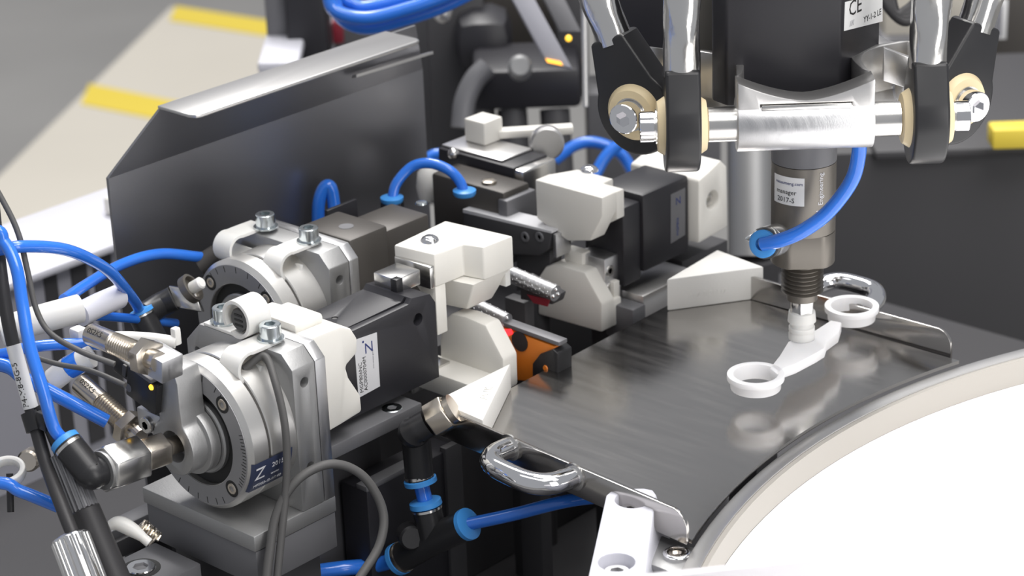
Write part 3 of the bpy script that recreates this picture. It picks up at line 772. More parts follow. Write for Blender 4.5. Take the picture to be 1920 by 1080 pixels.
# air block with the looped blue hose
ab = thing('air_block', 'dark bronze air block with blue push-in connectors behind the clamp bar', 'air block', aX(880, 420, -150))
XAb = -150
zab = aX(960, 352, XAb+6).z
c1 = aZ(958, 358, zab); c0 = aZ(885, 336, zab)
MB().bb(c1.x-46, c1.x-1, c1.y-4, c1.y+14, zab-32, zab).build('block_body', 'bronze', ab, bevel=1.6)
MB().bb(c1.x-4, c1.x+2, c1.y-5, c1.y+15, zab-34, zab-3).build('end_cap', 'midgrey', ab, bevel=1.2)
MB().lathe(aZ(917, 343, zab), (0, 0, 1), [(0, 3.5), (1.2, 3.5), (1.6, 2.5)], 24).build('plug', 'nickel', ab)
hp0 = aZ(735, 375, zab-2); hp1 = aZ(871, 362, zab+1)
for p, nm in ((hp0, 'release_ring'), (hp1, 'release_ring')):
    MB().lathe(p, (0, 0, 1), [(-1, 4.6), (0, 5.2), (1.4, 5.2), (2.0, 3.4)], 24).build(nm, 'bluering', ab)
MB().cyl(hp0-V((0, 0, 26)), hp0-V((0, 0, 0.8)), 5.4, seg=6).build('side_connector', 'black', ab)
D0 = (hp0-CP).dot(fw); D1 = (hp1-CP).dot(fw)
hose([hp0-V((0, 0, 1)), aD(743, 345, D0), aD(772, 313, D0), aD(805, 306, (D0+D1)/2), aD(840, 318, D1), aD(862, 340, D1), hp1-V((0, 0, 1))], 2.4, 'blue', 'air_hose', 'short looped blue air hose between two connectors of the air block', 'hose')
# silver sensor block with white cube, out of focus
ob = thing('sensor_block', 'blurred dark sensor block with a white cube and silver ends in the background', 'sensor block', aX(950, 380, -190))
Xs = -205.0
p0 = aX(845, 262, Xs); z0 = p0.z
A0 = aZ(842, 268, z0); A1_ = aZ(1000, 300, z0); A2_ = aZ(1055, 280, z0)
dv = V((0, 1, 0))
MB().bb(A0.x, A1_.x, A0.y-8, A0.y+16, z0-40, z0).build('block_body', 'black', ob, bevel=1.2)
MB().bb(A0.x+1, A1_.x-9, A0.y-6, A0.y+15, z0+0.1, z0+1.2).build('pale_top', 'alu_satin', ob, bevel=0.3)
MB().bb(A1_.x-9, A1_.x+5, A0.y-7, A0.y+16, z0-32, z0-1).build('silver_end', 'steel', ob, bevel=1.2)
cw_ = aZ(908, 268, z0)
MB().bb(cw_.x-7, cw_.x+6, cw_.y-6, cw_.y+7, z0+1.2, z0+12.5).build('white_cube', 'white', ob, bevel=1.0)
MB().obox(aZ(935, 262, z0+2), (24, 26, 0), (-5, 5, 0), (0, 0, 4)).build('white_arm', 'white', ob, bevel=1)
MB().lathe(aZ(1025, 265, z0+2), (0.7, -0.7, 0.1), [(0, 8), (5, 8), (6, 7)], 28).build('white_knob', 'alu_satin', ob)
for x, y in ((850, 288), (1000, 312)):
    MB().sphere(aX(x, y, Xs+16), 2.8).build('screw_knob', 'steel', ob)

# ------------------------------------------------------------------ fibre sensor rods and the orange light sensor
def rod(pa, pb, r, label, tipred=False):
    t = thing('fibre_rod', label, 'sensor rod', (pa+pb)/2, 'silver fibre sensor rods')
    d = (pb-pa).normalized(); L = (pb-pa).length
    MB().cyl(pa, pb, r, seg=24).build('rod_sleeve', 'alu', t)
    a, u, v = frame(d); s = MB()
    for i in range(int(L/2.2)):
        for k in range(10):
            th = 2*PI*(k+0.5*(i % 2))/10
            n = u*math.cos(th)+v*math.sin(th); c = pa+d*(1.2+i*2.2)+n*r
            s.lathe(c-n*0.1, n, [(0, 0.45), (0.2, 0.3)], 6)
    s.build('rod_knurl', 'alu', t)['kind'] = 'stuff'
    for k in range(3):
        th = k*2*PI/3; c = pb+(u*math.cos(th)+v*math.sin(th))*r*0.5
        MB().sphere(c, 0.9, 12, 6).build('fibre_tip', 'chrome', t)
    return t
yr = aX(968, 700, -66).y
rod(aY(852, 555, 22.0), aY(950, 603, 22.0), 3.6, 'silver fibre sensor rod ending above the orange sensor')
rod(aY(960, 515, 48.0), aY(1042, 550, 48.0), 3.6, 'silver fibre sensor rod ending in front of the far lower jaw')
rt = thing('red_sensor_head', 'small dark sensor head with a red lit window under the far fibre rod', 'sensor', aY(1000, 575, 52))
MB().prism([aY(x, y, 50) for x, y in ((975, 520), (1040, 556), (1035, 572), (975, 562))], (0, 8, 0)).build('head_body', 'darkgrey', rt, bevel=0.8)
MB().prism([aY(x, y, 49.6) for x, y in ((988, 552), (1031, 562), (1026, 575), (1000, 568))], (0, 0.5, 0)).build('red_window', 'red', rt)
MB().bb(-118, -106, 51, 57, BZ, 8).build('head_post', 'darkgrey', rt, bevel=0.5)
os_ = thing('light_sensor', 'orange and black photoelectric sensor with red light left of the metal tray', 'sensor', aY(1000, 660, 10))
Yo = 20.0
po = [aY(x, y, Yo) for x, y in ((938, 596), (1042, 632), (1046, 740), (950, 725))]
zo = po[0].z
oa = [aY(940, 612, Yo), aY(1040, 650, Yo), aY(1036, 720, Yo), aY(945, 712, Yo)]
MB().prism(oa, (0, 5, 0)).build('sensor_case', 'orange', os_, bevel=1.0)
MB().prism([aY(942, 604, Yo-0.2), aY(1048, 642, Yo-0.2), aY(1048, 650, Yo-0.2), aY(942, 612, Yo-0.2)], (0, 5.4, 0)).build('case_lid', 'midgrey', os_, bevel=0.4)
MB().prism([aY(998, 682, Yo-1.5), aY(1012, 664, Yo-1.5), aY(1036, 655, Yo-1.5), aY(1046, 664, Yo-1.5), aY(1046, 740, Yo-1.5), aY(998, 726, Yo-1.5)], (0, 9, 0)).build('front_panel', 'plastic', os_, bevel=0.5)
MB().lathe(aY(975, 640, Yo), (0, -1, 0), [(0, 4.4), (0.4, 4.4), (0.4, 3.2)], 28).build('lens_rim', 'plastic', os_)
MB().prism([aY(940, 618, Yo-0.15), aY(958, 617, Yo-0.15), aY(962, 626, Yo-0.15), aY(948, 632, Yo-0.15)], (0, 0.2, 0)).build('red_light', 'ledred', os_)
MB().lathe(aY(1023, 690, Yo-1.5), (0, -1, 0), [(0, 1.3), (0.5, 1.1)], 16).build('adjust_dial', 'orange', os_)
MB().bb(oa[0].x+4, oa[0].x+16, Yo+3, Yo+10, BZ, oa[3].z+2).build('sensor_post', 'darkgrey', os_, bevel=0.5)
# ------------------------------------------------------------------ delta robot head
PZ = 14.0                                     # top of the carried part
pn = aZ(1503, 634, PZ)                        # where the suction cup meets the part
ru = V((RT.x, RT.y, 0)).normalized(); rb = V((-fw.x, -fw.y, 0)).normalized()
ZU = V((0, 0, 1))
def rp(a, b, z): return V((pn.x, pn.y, 0))+ru*a+rb*b+V((0, 0, z))
def px_z(x, y, b):                           # height of a pixel in the plane b in front of the robot axis
    o = rp(0, b, 0); d = ray(x, y); t = (o-CP).dot(rb)/d.dot(rb); return (CP+d*t)
RHO = 42.0
bc = px_z(1507, 228, RHO); BZr = bc.z; bcx = (bc-rp(0, RHO, 0)).dot(ru)
rt0 = rp
def rp(a, b, z): return rt0(a+bcx, b, z)
rob = thing('delta_robot_platform', 'silver three-sided moving platform of the delta robot with round cross bars', 'robot platform', rp(0, 0, BZr-12))
def dirs(k):
    a = rad(120*k); n = rb*math.cos(a)+ru*math.sin(a); t = ru*math.cos(a)-rb*math.sin(a); return n, t
def sp(k, along, outw, z):                   # place on side k
    n, t = dirs(k); return rp(0, 0, BZr)+n*(RHO+outw)+t*along+V((0, 0, z))
# central plate: hexagon-like web with concave flanks
outer = []
for k in range(3):
    n, t = dirs(k)
    ptsk = [(-25, -2), (25, -2)]
    for al, ou in ptsk: outer.append(rp(0, 0, BZr)+n*(RHO+ou)+t*al)
    # concave flank to the next side
    n2, t2 = dirs(k+1)
    pA, pB = rp(0, 0, BZr)+n*(RHO-2)+t*25, rp(0, 0, BZr)+n2*(RHO-2)-t2*25
    mid = (pA+pB)/2; cen = rp(0, 0, BZr); inw = (cen-mid).normalized()
    for i in range(1, 10):
        s_ = i/10; q = pA.lerp(pB, s_)+inw*math.sin(PI*s_)*11
        outer.append(q)
MB().prism([p-V((0, 0, 8)) for p in outer], (0, 0, 9)).build('web_plate', 'alu_satin', rob, bevel=1.2)
MB().cyl(rp(0, 0, BZr-9), rp(0, 0, BZr+1.5), 24, seg=48).build('centre_hub', 'alu_satin', rob, bevel=0.8)
for k in range(3):                           # curved upright walls between the sides
    i0 = k*11+1; st_ = [outer[(i0+j) % len(outer)] for j in range(11)]
    cen = rp(0, 0, BZr); A_ = []
    inn_ = [p+(cen-p).normalized()*5 for p in st_]
    MB().prism([p+V((0, 0, -7)) for p in st_+inn_[::-1]], (0, 0, 25)).build('curved_wall', 'alu_satin', rob, bevel=0.5)
for k in range(3):
    n, t = dirs(k)
    # round cross bar with a dished upright plate along its top
    bar = MB().lathe(sp(k, -25.4, 0, 0), t, [(0, 10.4), (50.8, 10.4)], 48).build('cross_bar', 'alu', rob, bevel=0.35)
    up_pl = [(-25.4, 0), (25.4, 0), (25.4, 18)] + [(25.4-50.8*i/16, 10.5+7.5*abs(1-i/8)**1.6) for i in range(1, 16)] + [(-25.4, 18)]
    cut = MB().obox(sp(k, -17, 5.6, 7.2), t*34, n*8, V((0, 0, 2.2)))
    MB().prism([sp(k, a, -4, z) for a, z in up_pl], n*11).build('dished_plate', 'alu_satin', rob, bevel=0.5, cuts=cut)
    MB().obox(sp(k, -16.6, 6.2, 7.4), t*33.2, n*1.6, V((0, 0, 1.8))).build('bar_slot', 'steel', bar, bevel=0.2)
    for sgn in (-1, 1):
        a0 = sp(k, sgn*25.4, 0, 0); d = t*sgn
        MB().lathe(a0, d, [(0, 6.6), (10.4, 6.6), (10.8, 6.2)], 32).build('axle', 'steel', rob)
        MB().lathe(a0+d*10.8, d, [(0, 6.0), (0.3, 9.4), (3.4, 11.4), (15.6, 11.4), (18.7, 9.4), (19, 6.0)], 40).build('ball_bush', 'cream', rob)
        MB().lathe(a0+d*29.8, d, [(-1.5, 6.6), (0.4, 6.6), (0.4, 5.6), (1.2, 5.6)], 36).build('washer_stack', 'steel', rob)
        socket_head(a0+d*31, d, 5.9, 5.2, 'chrome', rob, 'bolt_head', rs=2.7)
# rods: black eye end + foil covered tube, one thing each
RODL = {(0, -1): 'black-eyed foil-wrapped robot rod, front one left of the black motor', (0, 1): 'black-eyed foil-wrapped robot rod, front one right of the black motor',
        (1, -1): 'foil-wrapped robot rod leaning right at the right edge with its screw head showing', (1, 1): 'foil-wrapped robot rod at the back right behind the motor',
        (2, 1): 'foil-wrapped robot rod leaning left at the left with its screw head showing', (2, -1): 'foil-wrapped robot rod at the back left behind the motor'}
rnd = random.Random(3)
for k in range(3):
    n, t = dirs(k)
    for sgn in (-1, 1):
        c = sp(k, sgn*(25.4+10.8+9.5), 0, 0); d = t*sgn
        up_ = (ZU*1.0 + n*(0.0 if k == 0 else 0.42) + (t*0.02 if k == 0 else t*0)).normalized()
        if k == 0: up_ = (ZU+ru*0.015-rb*0.05).normalized()
        th = thing('robot_rod', RODL[(k, sgn)], 'robot rod', c, 'rods of the delta robot')
        a, uu_, vv_ = d, up_, d.cross(up_).normalized()
        # eye ring, flattened thickness, with shoulders narrowing to the neck
        prof = []
        R_o = 16.5
        for i in range(33):
            an = rad(-218)+rad(256)*i/32
            prof.append((R_o*math.cos(an)*0.96, R_o*math.sin(an)*1.06))
        nk = 19.5 if k == 0 else 27
        prof += [(7.6, nk+2), (6.9, nk+3), (-6.9, nk+3), (-7.6, nk+2)]
        wth = 13.0
        s = MB(); pts = [c+vv_*x+uu_*y-d*wth/2 for x, y in prof]
        cut = MB().cyl(c-d*12, c+d*12, 11.2, seg=40)
        s.prism(pts, d*wth).build('eye_end', 'plastic', th, bevel=2.6, bseg=3, ang=40, cuts=None)
        # foil tube with dents
        L = 170; path = [c+uu_*(nk+L*i/60) for i in range(61)]
        s = MB(); seg = 28; P = []
        for i, p in enumerate(path):
            for j in range(seg):
                an = 2*PI*j/seg
                dn = 0.55*math.sin(2*an+i*0.23+k)*math.sin(i*0.41+sgn)+0.40*math.sin(3*an-i*0.37+sgn)+0.25*math.sin(5*an+i*0.8)*math.sin(i*0.27)
                dn *= min(1, i/5)
                P.append(p+(vv_*math.cos(an)+d*math.sin(an))*(7.0+0.95*dn))
        F = [(i*seg+j, i*seg+(j+1) % seg, (i+1)*seg+(j+1) % seg, (i+1)*seg+j) for i in range(60) for j in range(seg)]
        F += [tuple(range(seg-1, -1, -1)), tuple(range(60*seg, 61*seg))]
        s.add(P, F).build('foil_tube', 'foil', th)

# black motor on top of the platform
mt = thing('tool_motor', 'black square tool motor with a white marked label above the silver platform', 'motor', rp(0, 0, BZr+1.6))
ma = rad(3)
mu = ru*math.cos(ma)+rb*math.sin(ma); mv = rb*math.cos(ma)-ru*math.sin(ma)
hb = rp(0, 0, BZr+1.6)
def mo(a, b, z): return hb+mu*a+mv*b+V((0, 0, z))
hw = 28
mp_ = [(-29, -26), (33, -26), (34, 2), (17, 27), (-26, 27), (-31, 20)]
MB().prism([mo(a, b, 0) for a, b in mp_], (0, 0, 190)).build('motor_body', 'black', mt, bevel=1.0)
# flat steel strip beside the motor
sx = px_z(1330, 90, -10)
tag(MB().obox(px_z(1302, 150, -12), ru*11, rb*-2, (0, 0, 190)).build('steel_strip', 'taupe'), 'grey upright steel strip left of the black motor', 'strip')
# CE label on the motor: on the right-hand flat
fc = mo(17, 27, 0); mu = (mo(34, 2, 0)-mo(17, 27, 0)).normalized(); mu = V((0, 0, 1)).cross(mu)
if mu.dot(rb) < 0: mu = -mu
def on_motor(x, y):
    d = ray(x, y); t = (fc-CP).dot(mu)/d.dot(mu); return CP+d*t
def on_front(x, y):
    f2 = mo(0, hw, 0); d = ray(x, y); t = (f2-CP).dot(mv)/d.dot(mv); return CP+d*t
q = [on_motor(1584, 4), on_motor(1654, -14), on_motor(1654, 40), on_motor(1582, 58)]
ml = MB().prism(q, mu*0.2).build('marked_label', 'labelwhite', mt)
tag(ml, 'white label with CE mark')
lu = V((0, 0, 1)).cross(mu)
text('CE', 8.5, flat(on_motor(1590, 32)+mu*0.25, lu, ZU), 'inkblack', ml, 'label_print')
text('////', 3.0, flat(on_motor(1592, 50)+mu*0.25, lu, ZU), 'inkgrey', ml, 'label_print')
text('YY-1-2 LE', 3.4, flat(on_motor(1618, 43)+mu*0.25, lu, ZU), 'inkblack', ml, 'label_print')
MB().prism([px_z(x, y, 14) for x, y in ((1658, 90), (1722, 114), (1720, 172), (1656, 152))], rb*-3).build('bright_fin', 'alu_satin', rob, bevel=0.4)
rp = rt0
# ------------------------------------------------------------------ vacuum tool under the platform
vt = thing('vacuum_tool', 'grey-brown cylindrical vacuum tool with clear suction cup under the robot platform', 'vacuum tool', rp(0, 0, PZ))
def az(x, y): return px_z(x, y, 0).z
zc0 = az(1507, 487); zc1 = BZr-8
zt1 = az(1505, 550)
def ctr(z): return rp(0, 0, z)
MB().lathe(ctr(0), ZU, [(az(1510, 297), 13.0), (zc1-2, 13.0), (zc1-1, 12.2), (zc1+2, 12.2)], 48).build('dark_collar', 'midgrey', vt)
bodyr = 12.9
MB().lathe(ctr(0), ZU, [(zc0+14, bodyr), (az(1510, 297)-0.3, bodyr)], 56).build('tool_body', 'darkmetal', vt)
# lower end with two flats
fl = []
for i in range(56):
    a = 2*PI*i/56; x, y = bodyr*math.cos(a), bodyr*math.sin(a)
    y = min(y, 10.6); fl.append((x, y))
MB().prism([ctr(zc0)+ru*x+rb*y for x, y in fl], (0, 0, 13.8)).build('flatted_end', 'darkmetal', vt, bevel=0.4)
prof = []
z = zt1+1
while z < zc0-0.5:
    prof += [(z, 7.2), (z+0.75, 8.6), (z+1.5, 7.2)]; z += 1.75
MB().lathe(ctr(0), ZU, prof, 36).build('thread', 'darkmetal', vt)
zn1 = az(1505, 560); zh = az(1505, 580)
MB().lathe(ctr(0), ZU, [(zt1-2.2, 6.2), (zt1+1.5, 6.2)], 32).build('thread_nose', 'darkmetal', vt)
s = MB(); hexnut(s, ctr(zh-1), ctr(zt1-1.8), 9.0); s.build('nozzle_hexagon', 'chrome', vt, bevel=0.2)
L_ = zh-PZ
MB().lathe(ctr(PZ), ZU, [(L_, 4.4), (L_-0.8, 5.4), (L_*0.62, 5.8), (L_*0.55, 5.0), (L_*0.45, 4.7), (L_*0.42, 5.3), (L_*0.3, 5.3), (L_*0.26, 4.9), (L_*0.2, 5.3), (0.1, 5.3), (0.1, 3.5), (L_*0.5, 3.5), (L_, 3.4)], 40).build('suction_cup', 'nylon', vt)
# sticker and print on the tool body, wrapped round it
def tw(th0, z0, r=bodyr+0.06): 
    return lambda u, v, w: ctr(z0+v)+(ru*math.sin(th0+u/r)+rb*math.cos(th0+u/r))*(r+w)
zl0, zl1 = az(1475, 367), az(1475, 315)
P = []; n = 12
for i in range(n+1):
    for z_ in (zl0, zl1):
        P.append(tw(rad(-68)+rad(62)*i/n, z_, bodyr+0.2)(0, 0, 0))
lb3 = MB().add(P, [(2*i, 2*i+1, 2*i+3, 2*i+2) for i in range(n)]).build('sticker', 'labelwhite', vt)
text('vacuumeng.com', 1.9, tw(rad(-62), zl1-3.2, bodyr+0.25), 'inkblue', lb3, 'sticker_print')
text('manager', 2.7, tw(rad(-60), zl1-7.2, bodyr+0.25), 'inkblack', lb3, 'sticker_print')
text('2017-S', 2.9, tw(rad(-58), zl1-10.6, bodyr+0.25), 'inkblack', lb3, 'sticker_print')
ze = az(1537, 365)
tv = lambda u, v, w: ctr(ze+u)+(ru*math.sin(rad(28)-v/bodyr)+rb*math.cos(rad(28)-v/bodyr))*(bodyr+0.06+w)
text('Engineering', 2.9, tv, 'inkwhite', vt, 'body_print')
ze2 = az(1537, 392)
tv2 = lambda u, v, w: ctr(ze2+u)+(ru*math.sin(rad(28)-v/bodyr)+rb*math.cos(rad(28)-v/bodyr))*(bodyr+0.06+w)
text('IN', 4.2, tv2, 'inkwhite', vt, 'body_print')
# clear port with blue release ring on the tool's left side
port0 = px_z(1462, 447, 8); port1 = px_z(1431, 457, 21)
pd = (port1-port0).normalized()
MB().lathe(port0, pd, [(-4, 5.2), (4, 6.4), ((port1-port0).length-1, 6.4)], 32).build('clear_port', 'clear', vt)
MB().lathe(port1-pd*1, pd, [(0, 4.6), (0.4, 5.6), (2.0, 5.6), (2.6, 4.6), (2.6, 2.6), (0, 2.6)], 32, closed=True).build('release_ring', 'bluering', vt)
MB().lathe(port0-pd*3-ru*7, -ru, [(0, 4.6), (5, 2.0), (8, 0.3)], 24).build('clear_tip', 'clear', vt)
Db = (bc-CP).dot(fw)
hose([px_z(1612, 240, 34), px_z(1610, 290, 33), px_z(1596, 340, 32), px_z(1555, 395, 30), px_z(1510, 430, 29), px_z(1465, 450, 26), port1+pd*0.5], 2.9, 'blue', 'air_hose', 'thick blue air hose curving from the robot platform to the vacuum tool', 'hose', n=10, seg=16)
# ------------------------------------------------------------------ the carried white part
cp_ = thing('moulded_part', 'white moulded part with two rings joined by a bent arm, hanging on the suction cup', 'moulded part', (pn.x, pn.y, PZ-6))
ra = aZ(1417, 700, PZ); rb_ = aZ(1597, 572, PZ)
for p in (ra, rb_):
    MB().lathe(p, ZU, [(0, 11.4), (0, 8.8), (-6.3, 8.3), (-6.3, 10.0), (-2.6, 10.2), (-2.4, 11.4)], 56, closed=True).build('ring', 'part', cp_, bevel=0.25)
arm = [(1443, 690), (1462, 666), (1478, 640), (1500, 632), (1530, 618), (1558, 600), (1578, 604), (1572, 624), (1550, 640), (1546, 652), (1530, 662), (1492, 682), (1470, 690), (1458, 702)]
MB().prism([aZ(x, y, PZ)-V((0, 0, 4.5)) for x, y in arm], (0, 0, 4.5)).build('arm', 'part', cp_, bevel=0.5)
# ------------------------------------------------------------------ foreground: fittings, hoses and cables
bkt = thing('mounting_bracket', 'black mounting bracket below the near corner of the metal tray', 'bracket', (-70, -80, BZ))
XK = -82.0
zk = aX(855, 832, XK).z
yk = aX(856, 835, XK).y
MB().bb(XK-15, XK, yk-52, yk, BZ, zk-1).build('bracket_box', 'black', bkt, bevel=0.6)
MB().bb(XK-2, XK+1.5, yk-8, yk+1.5, BZ, zk+1).build('bracket_edge', 'darkgrey', bkt, bevel=0.4)
MB().bb(XK-6, XK, yk-52, yk-20, zk-1.5, zk+0.8).build('bracket_rim', 'midgrey', bkt, bevel=0.3)

YF = -60.0
ef = thing('tee_fitting', 'black elbow and tee push-in fitting hanging below the near tray corner', 'fitting', aY(800, 1050, YF))
n0 = aY(836, 774, YF+5); n1 = aY(800, 795, YF)
nd = (n1-n0).normalized()
s = MB(); hexnut(s, n0-nd*1.5, n0+nd*7.0, 13.0); s.build('hexagon_nut', 'nickel', ef, bevel=0.4)
MB().lathe(n0, nd, [(-4, 6.0), (-1.6, 6.0)], 28).build('thread_end', 'nickel', ef)
MB().lathe(n0, nd, [(8, 5.6), (13, 5.6)], 24).build('stub', 'plastic', ef)
e2 = aY(779, 815, YF); e3 = aY(787, 896, YF)
MB().tube(spline([n0+nd*9, n0+nd*15, e2+V((0, 0, 0)), e2.lerp(e3, 0.35), e3], 8), 5.8, 20, rr=lambda t: 5.3 if t < 0.25 else (6.2 if t < 0.55 else 5.8)).build('elbow_body', 'plastic', ef)
MB().sphere(e2+V((0, 0, 0.5)), 6.0).build('elbow_knuckle', 'plastic', ef)
dn = (aY(800, 950, YF)-e3).normalized()
MB().lathe(e3, dn, [(-1.6, 6.0), (-0.4, 6.0)], 24).build('metal_band', 'steel', ef)
MB().lathe(e3, dn, [(0, 5.6), (0.4, 6.6), (2.2, 6.6), (3.0, 3.4)], 28).build('release_ring', 'bluering', ef)
e4 = aY(799, 948, YF)
MB().cyl(e3+dn*2.5, e4, 3.1, seg=20).build('joining_hose', 'blue', ef)
MB().lathe(e4, dn, [(-2.6, 3.4), (-2.0, 6.4), (0.0, 6.6), (0.5, 5.6)], 28).build('release_ring', 'bluering', ef)
MB().lathe(e4, dn, [(0.6, 6.3), (1.6, 6.3)], 24).build('metal_band', 'steel', ef)
tc = aY(812, 1012, YF)
MB().tube([e4+dn*1.4, e4+dn*8, tc], 5.9, 20).build('tee_stem', 'plastic', ef)
tl = aY(752, 1046, YF-4); tr = aY(872, 985, YF+3)
MB().tube([tl, tc, tr], 6.2, 20).build('tee_run', 'plastic', ef)
MB().lathe(aY(765, 1000, YF-4), (0.8, -0.5, 0.2), [(0, 5.0), (7, 5.0), (8, 4.2)], 20).build('tee_lug', 'plastic', ef)
dl_ = (tl-tc).normalized(); dr_ = (tr-tc).normalized()
MB().lathe(tl, dl_, [(-1.4, 6.5), (-0.2, 6.5)], 24).build('metal_band', 'nickel', ef)
MB().lathe(tl, dl_, [(0, 6.0), (0.3, 6.7), (2.4, 6.7), (3, 3.6)], 28).build('release_ring', 'bluering', ef)
MB().lathe(tr, dr_, [(0, 6.0), (0.3, 6.5), (2.2, 6.5), (3, 3.6)], 28).build('release_ring', 'bluering', ef)
hose([tl+dl_*1.5, aY(700, 1060, YF-8), aY(640, 1066, YF-20), aY(560, 1078, YF-34), aY(480, 1100, YF-50)], 3.2, 'blue', 'air_hose', 'blue air hose running left along the bottom edge from the black tee fitting', 'hose')
hose([tr+dr_*1.5, aY(960, 965, -46), aY(1060, 940, -34), aY(1140, 930, -14)], 2.6, 'blue', 'air_hose', 'blue air hose going right from the tee fitting into shade under the tray', 'hose')
# grey cable loop in front
DC = (V((-62, -140, -20))-CP).dot(fw)
hose([aD(497, 1110, DC), aD(505, 1040, DC), aD(520, 960, DC), aD(560, 898, DC), aD(622, 870, DC+6), aD(680, 892, DC+12), aD(717, 955, DC+16), aD(712, 1020, DC+14), aD(670, 1090, DC+8)], 1.75, 'cable', 'sensor_cable', 'grey sensor cable bending in a big loop in front of the nearest base block', 'cable')
hose([V((-85, -126.5, 47)), aX(496, 668, -80), aX(517, 720, -71), aX(533, 790, -65.5), aX(538, 860, -64), aX(535, 930, -63.5), aX(528, 1000, -62), aX(518, 1100, -60)], 1.5, 'cable', 'sensor_cable', 'dark grey cable hanging from the nylon clip over the side of the nearest dial', 'cable')

# ------------------------------------------------------------------ bar with bores and acrylic shield, lower right
ba = thing('bored_bar', 'pale aluminium bar with two counterbored holes at the lower edge beside the feeder', 'bar', aZ(1180, 990, -6))
zb_ = 7.0
bp0 = aZ(1139, 916, zb_); bp1 = aZ(1232, 914, zb_); bq0 = aZ(1096, 1110, zb_); bq1 = aZ(1205, 1110, zb_)
cut = MB()
for x, y in ((1186, 936), (1156, 1053)): cut.cyl(aZ(x, y, zb_)-V((0, 0, 7)), aZ(x, y, zb_)+V((0, 0, 3)), 6.3, seg=32)
wd = (bp1-bp0).normalized(); ld = (bq0-bp0).normalized(); wl = (bp1-bp0).length; ll = (bq0-bp0).length
nb = []
for (a, b) in ((0, 5), (1.5, 1.5), (5, 0), (wl-5, 0), (wl-1.5, 1.5), (wl, 5)): nb.append(bp0+wd*a+ld*b)
top = nb+[bq1, bq0]
low = [p+wd*(9 if (p-bp0).dot(wd) > wl*0.6 else 0)+V((0, 0, -34)) for p in top]
MB().loft(top, low).build('bar_body', 'pale', ba, bevel=0.8, cuts=cut)
for x, y in ((1186, 936), (1156, 1053)):
    socket_head(aZ(x, y, zb_)-V((0, 0, 7.2)), ZU, 4.6, 3.6, 'alu', ba, 'bore_screw', rs=2.2)
pt = thing('corner_plate', 'small metal plate with a chrome socket screw under the tray corner by the feeder rim', 'plate', aZ(1280, 1032, -10))
pc = aZ(1269, 1034, -4)
MB().bb(pc.x-14, pc.x+9, pc.y-10, pc.y+9, -12, -6).build('plate_body', 'alu_cast', pt, bevel=0.6)
MB().lathe((pc.x, pc.y, -6), ZU, [(0, 5.0), (1.4, 5.0), (2.0, 4.2), (2.0, 3.6), (0.8, 3.4)], 32).build('screw_rim', 'chrome', pt)
socket_head((pc.x, pc.y, -5.8), ZU, 3.2, 1.4, 'nickel', pt, rs=1.6)
sh = [aD(1105, 1086, 700), aD(1990, 992, 700)]
tag(MB().prism([sh[0], sh[1], sh[1]-V((0, 0, 30)), sh[0]-V((0, 0, 30))], rb*3).build('acrylic_shield', 'acrylic', bevel=0.3), 'pale frosted acrylic shield along the bottom right corner', 'shield')

# ------------------------------------------------------------------ cables and hoses at the left edge
hose([aD(-260, 455, DL+4+10), aD(-30, 430, DL+4), aD(8, 455, DL+4), aD(30, 500, DL+2), aD(42, 570, DL), aD(56, 650, DL-3), aD(80, 730, DL-4), aD(100, 800, DL), hz0], 2.35, 'blue', 'air_hose', 'glossy blue air hose with print dropping into the nearest elbow fitting', 'hose', n=12, seg=16)
ch = COL.objects[-1]
hv = [aD(46, 600, DL+1), aD(52, 660, DL+1), aD(68, 730, DL+1), aD(78, 760, DL+1)]
def along(p0, p1, r):
    p0, p1 = V(p0), V(p1); d = (p1-p0).normalized(); n_ = -fw; n_ = (n_-d*n_.dot(d)).normalized(); s_ = d.cross(n_)
    return lambda u, v, w: p0+d*u+(n_*math.cos(v/r)-s_*math.sin(v/r))*(r+w)
blue1 = [o for o in COL.objects if o.get('label', '').startswith('glossy blue air hose with print')][0]
text('MAX 100/1320', 2.9, along(aD(66, 685, DL-3.4), aD(97, 785, DL-0.8), 2.4), 'inkblack', blue1, 'hose_print', thick=0.03)
# thick dark cable with marker sleeve
ck = thing('marked_cable', 'thick dark cable with a white marker sleeve and chrome plug at the left edge', 'cable', aD(150, 1060, DL-10))
cpth = [aD(-14, 380, DL+18), aD(-4, 470, DL+16), aD(8, 560, DL+12), aD(25, 647, DL+9), aD(58, 765, DL+10), aD(85, 865, DL+6), aD(118, 955, DL-4), aD(140, 1010, DL-8)]
MB().tube(spline(cpth, 10), 2.5, 16).build('cable_jacket', 'cable_dark', ck)
m0, m1 = aD(25, 647, DL+8), aD(58, 765, DL+10)
MB().cyl(m0, m1, 2.75, seg=24).build('marker_sleeve', 'labelwhite', ck)
text('P4-M8-8G-5', 3.4, along(m1+(m0-m1)*0.03, m0, 2.8), 'inkblack', ck, 'sleeve_print', thick=0.03)
p0_, p1_ = aD(130, 1005, DL-8), aD(170, 1110, DL-12)
dpl = (p1_-p0_).normalized()
MB().lathe(p0_, dpl, [(-1, 3.4), (0, 6.4), (0.6, 6.8), (30, 6.8)], 20).build('chrome_plug', 'chrome', ck)
s = MB(); a_, u_, v_ = frame(dpl)
for i in range(20):
    an = 2*PI*i/20; s.tube([p0_+dpl*1+(u_*math.cos(an)+v_*math.sin(an))*6.8, p0_+dpl*30+(u_*math.cos(an)+v_*math.sin(an))*6.8], 0.4, 6)
s.build('plug_knurl', 'steel', ck)
tie = thing('cable_tie', 'black cable tie binding blue hose and dark cable at the left', 'cable tie', aD(80, 790, DL-4))
MB().lathe(aD(60, 772, DL+10), (aD(74, 818, DL+9)-aD(60, 772, DL+10)), [(0, 2.6), (0, 4.2), (7, 4.2), (7, 2.6)], 28, closed=True).build('tie_band', 'plastic', tie)
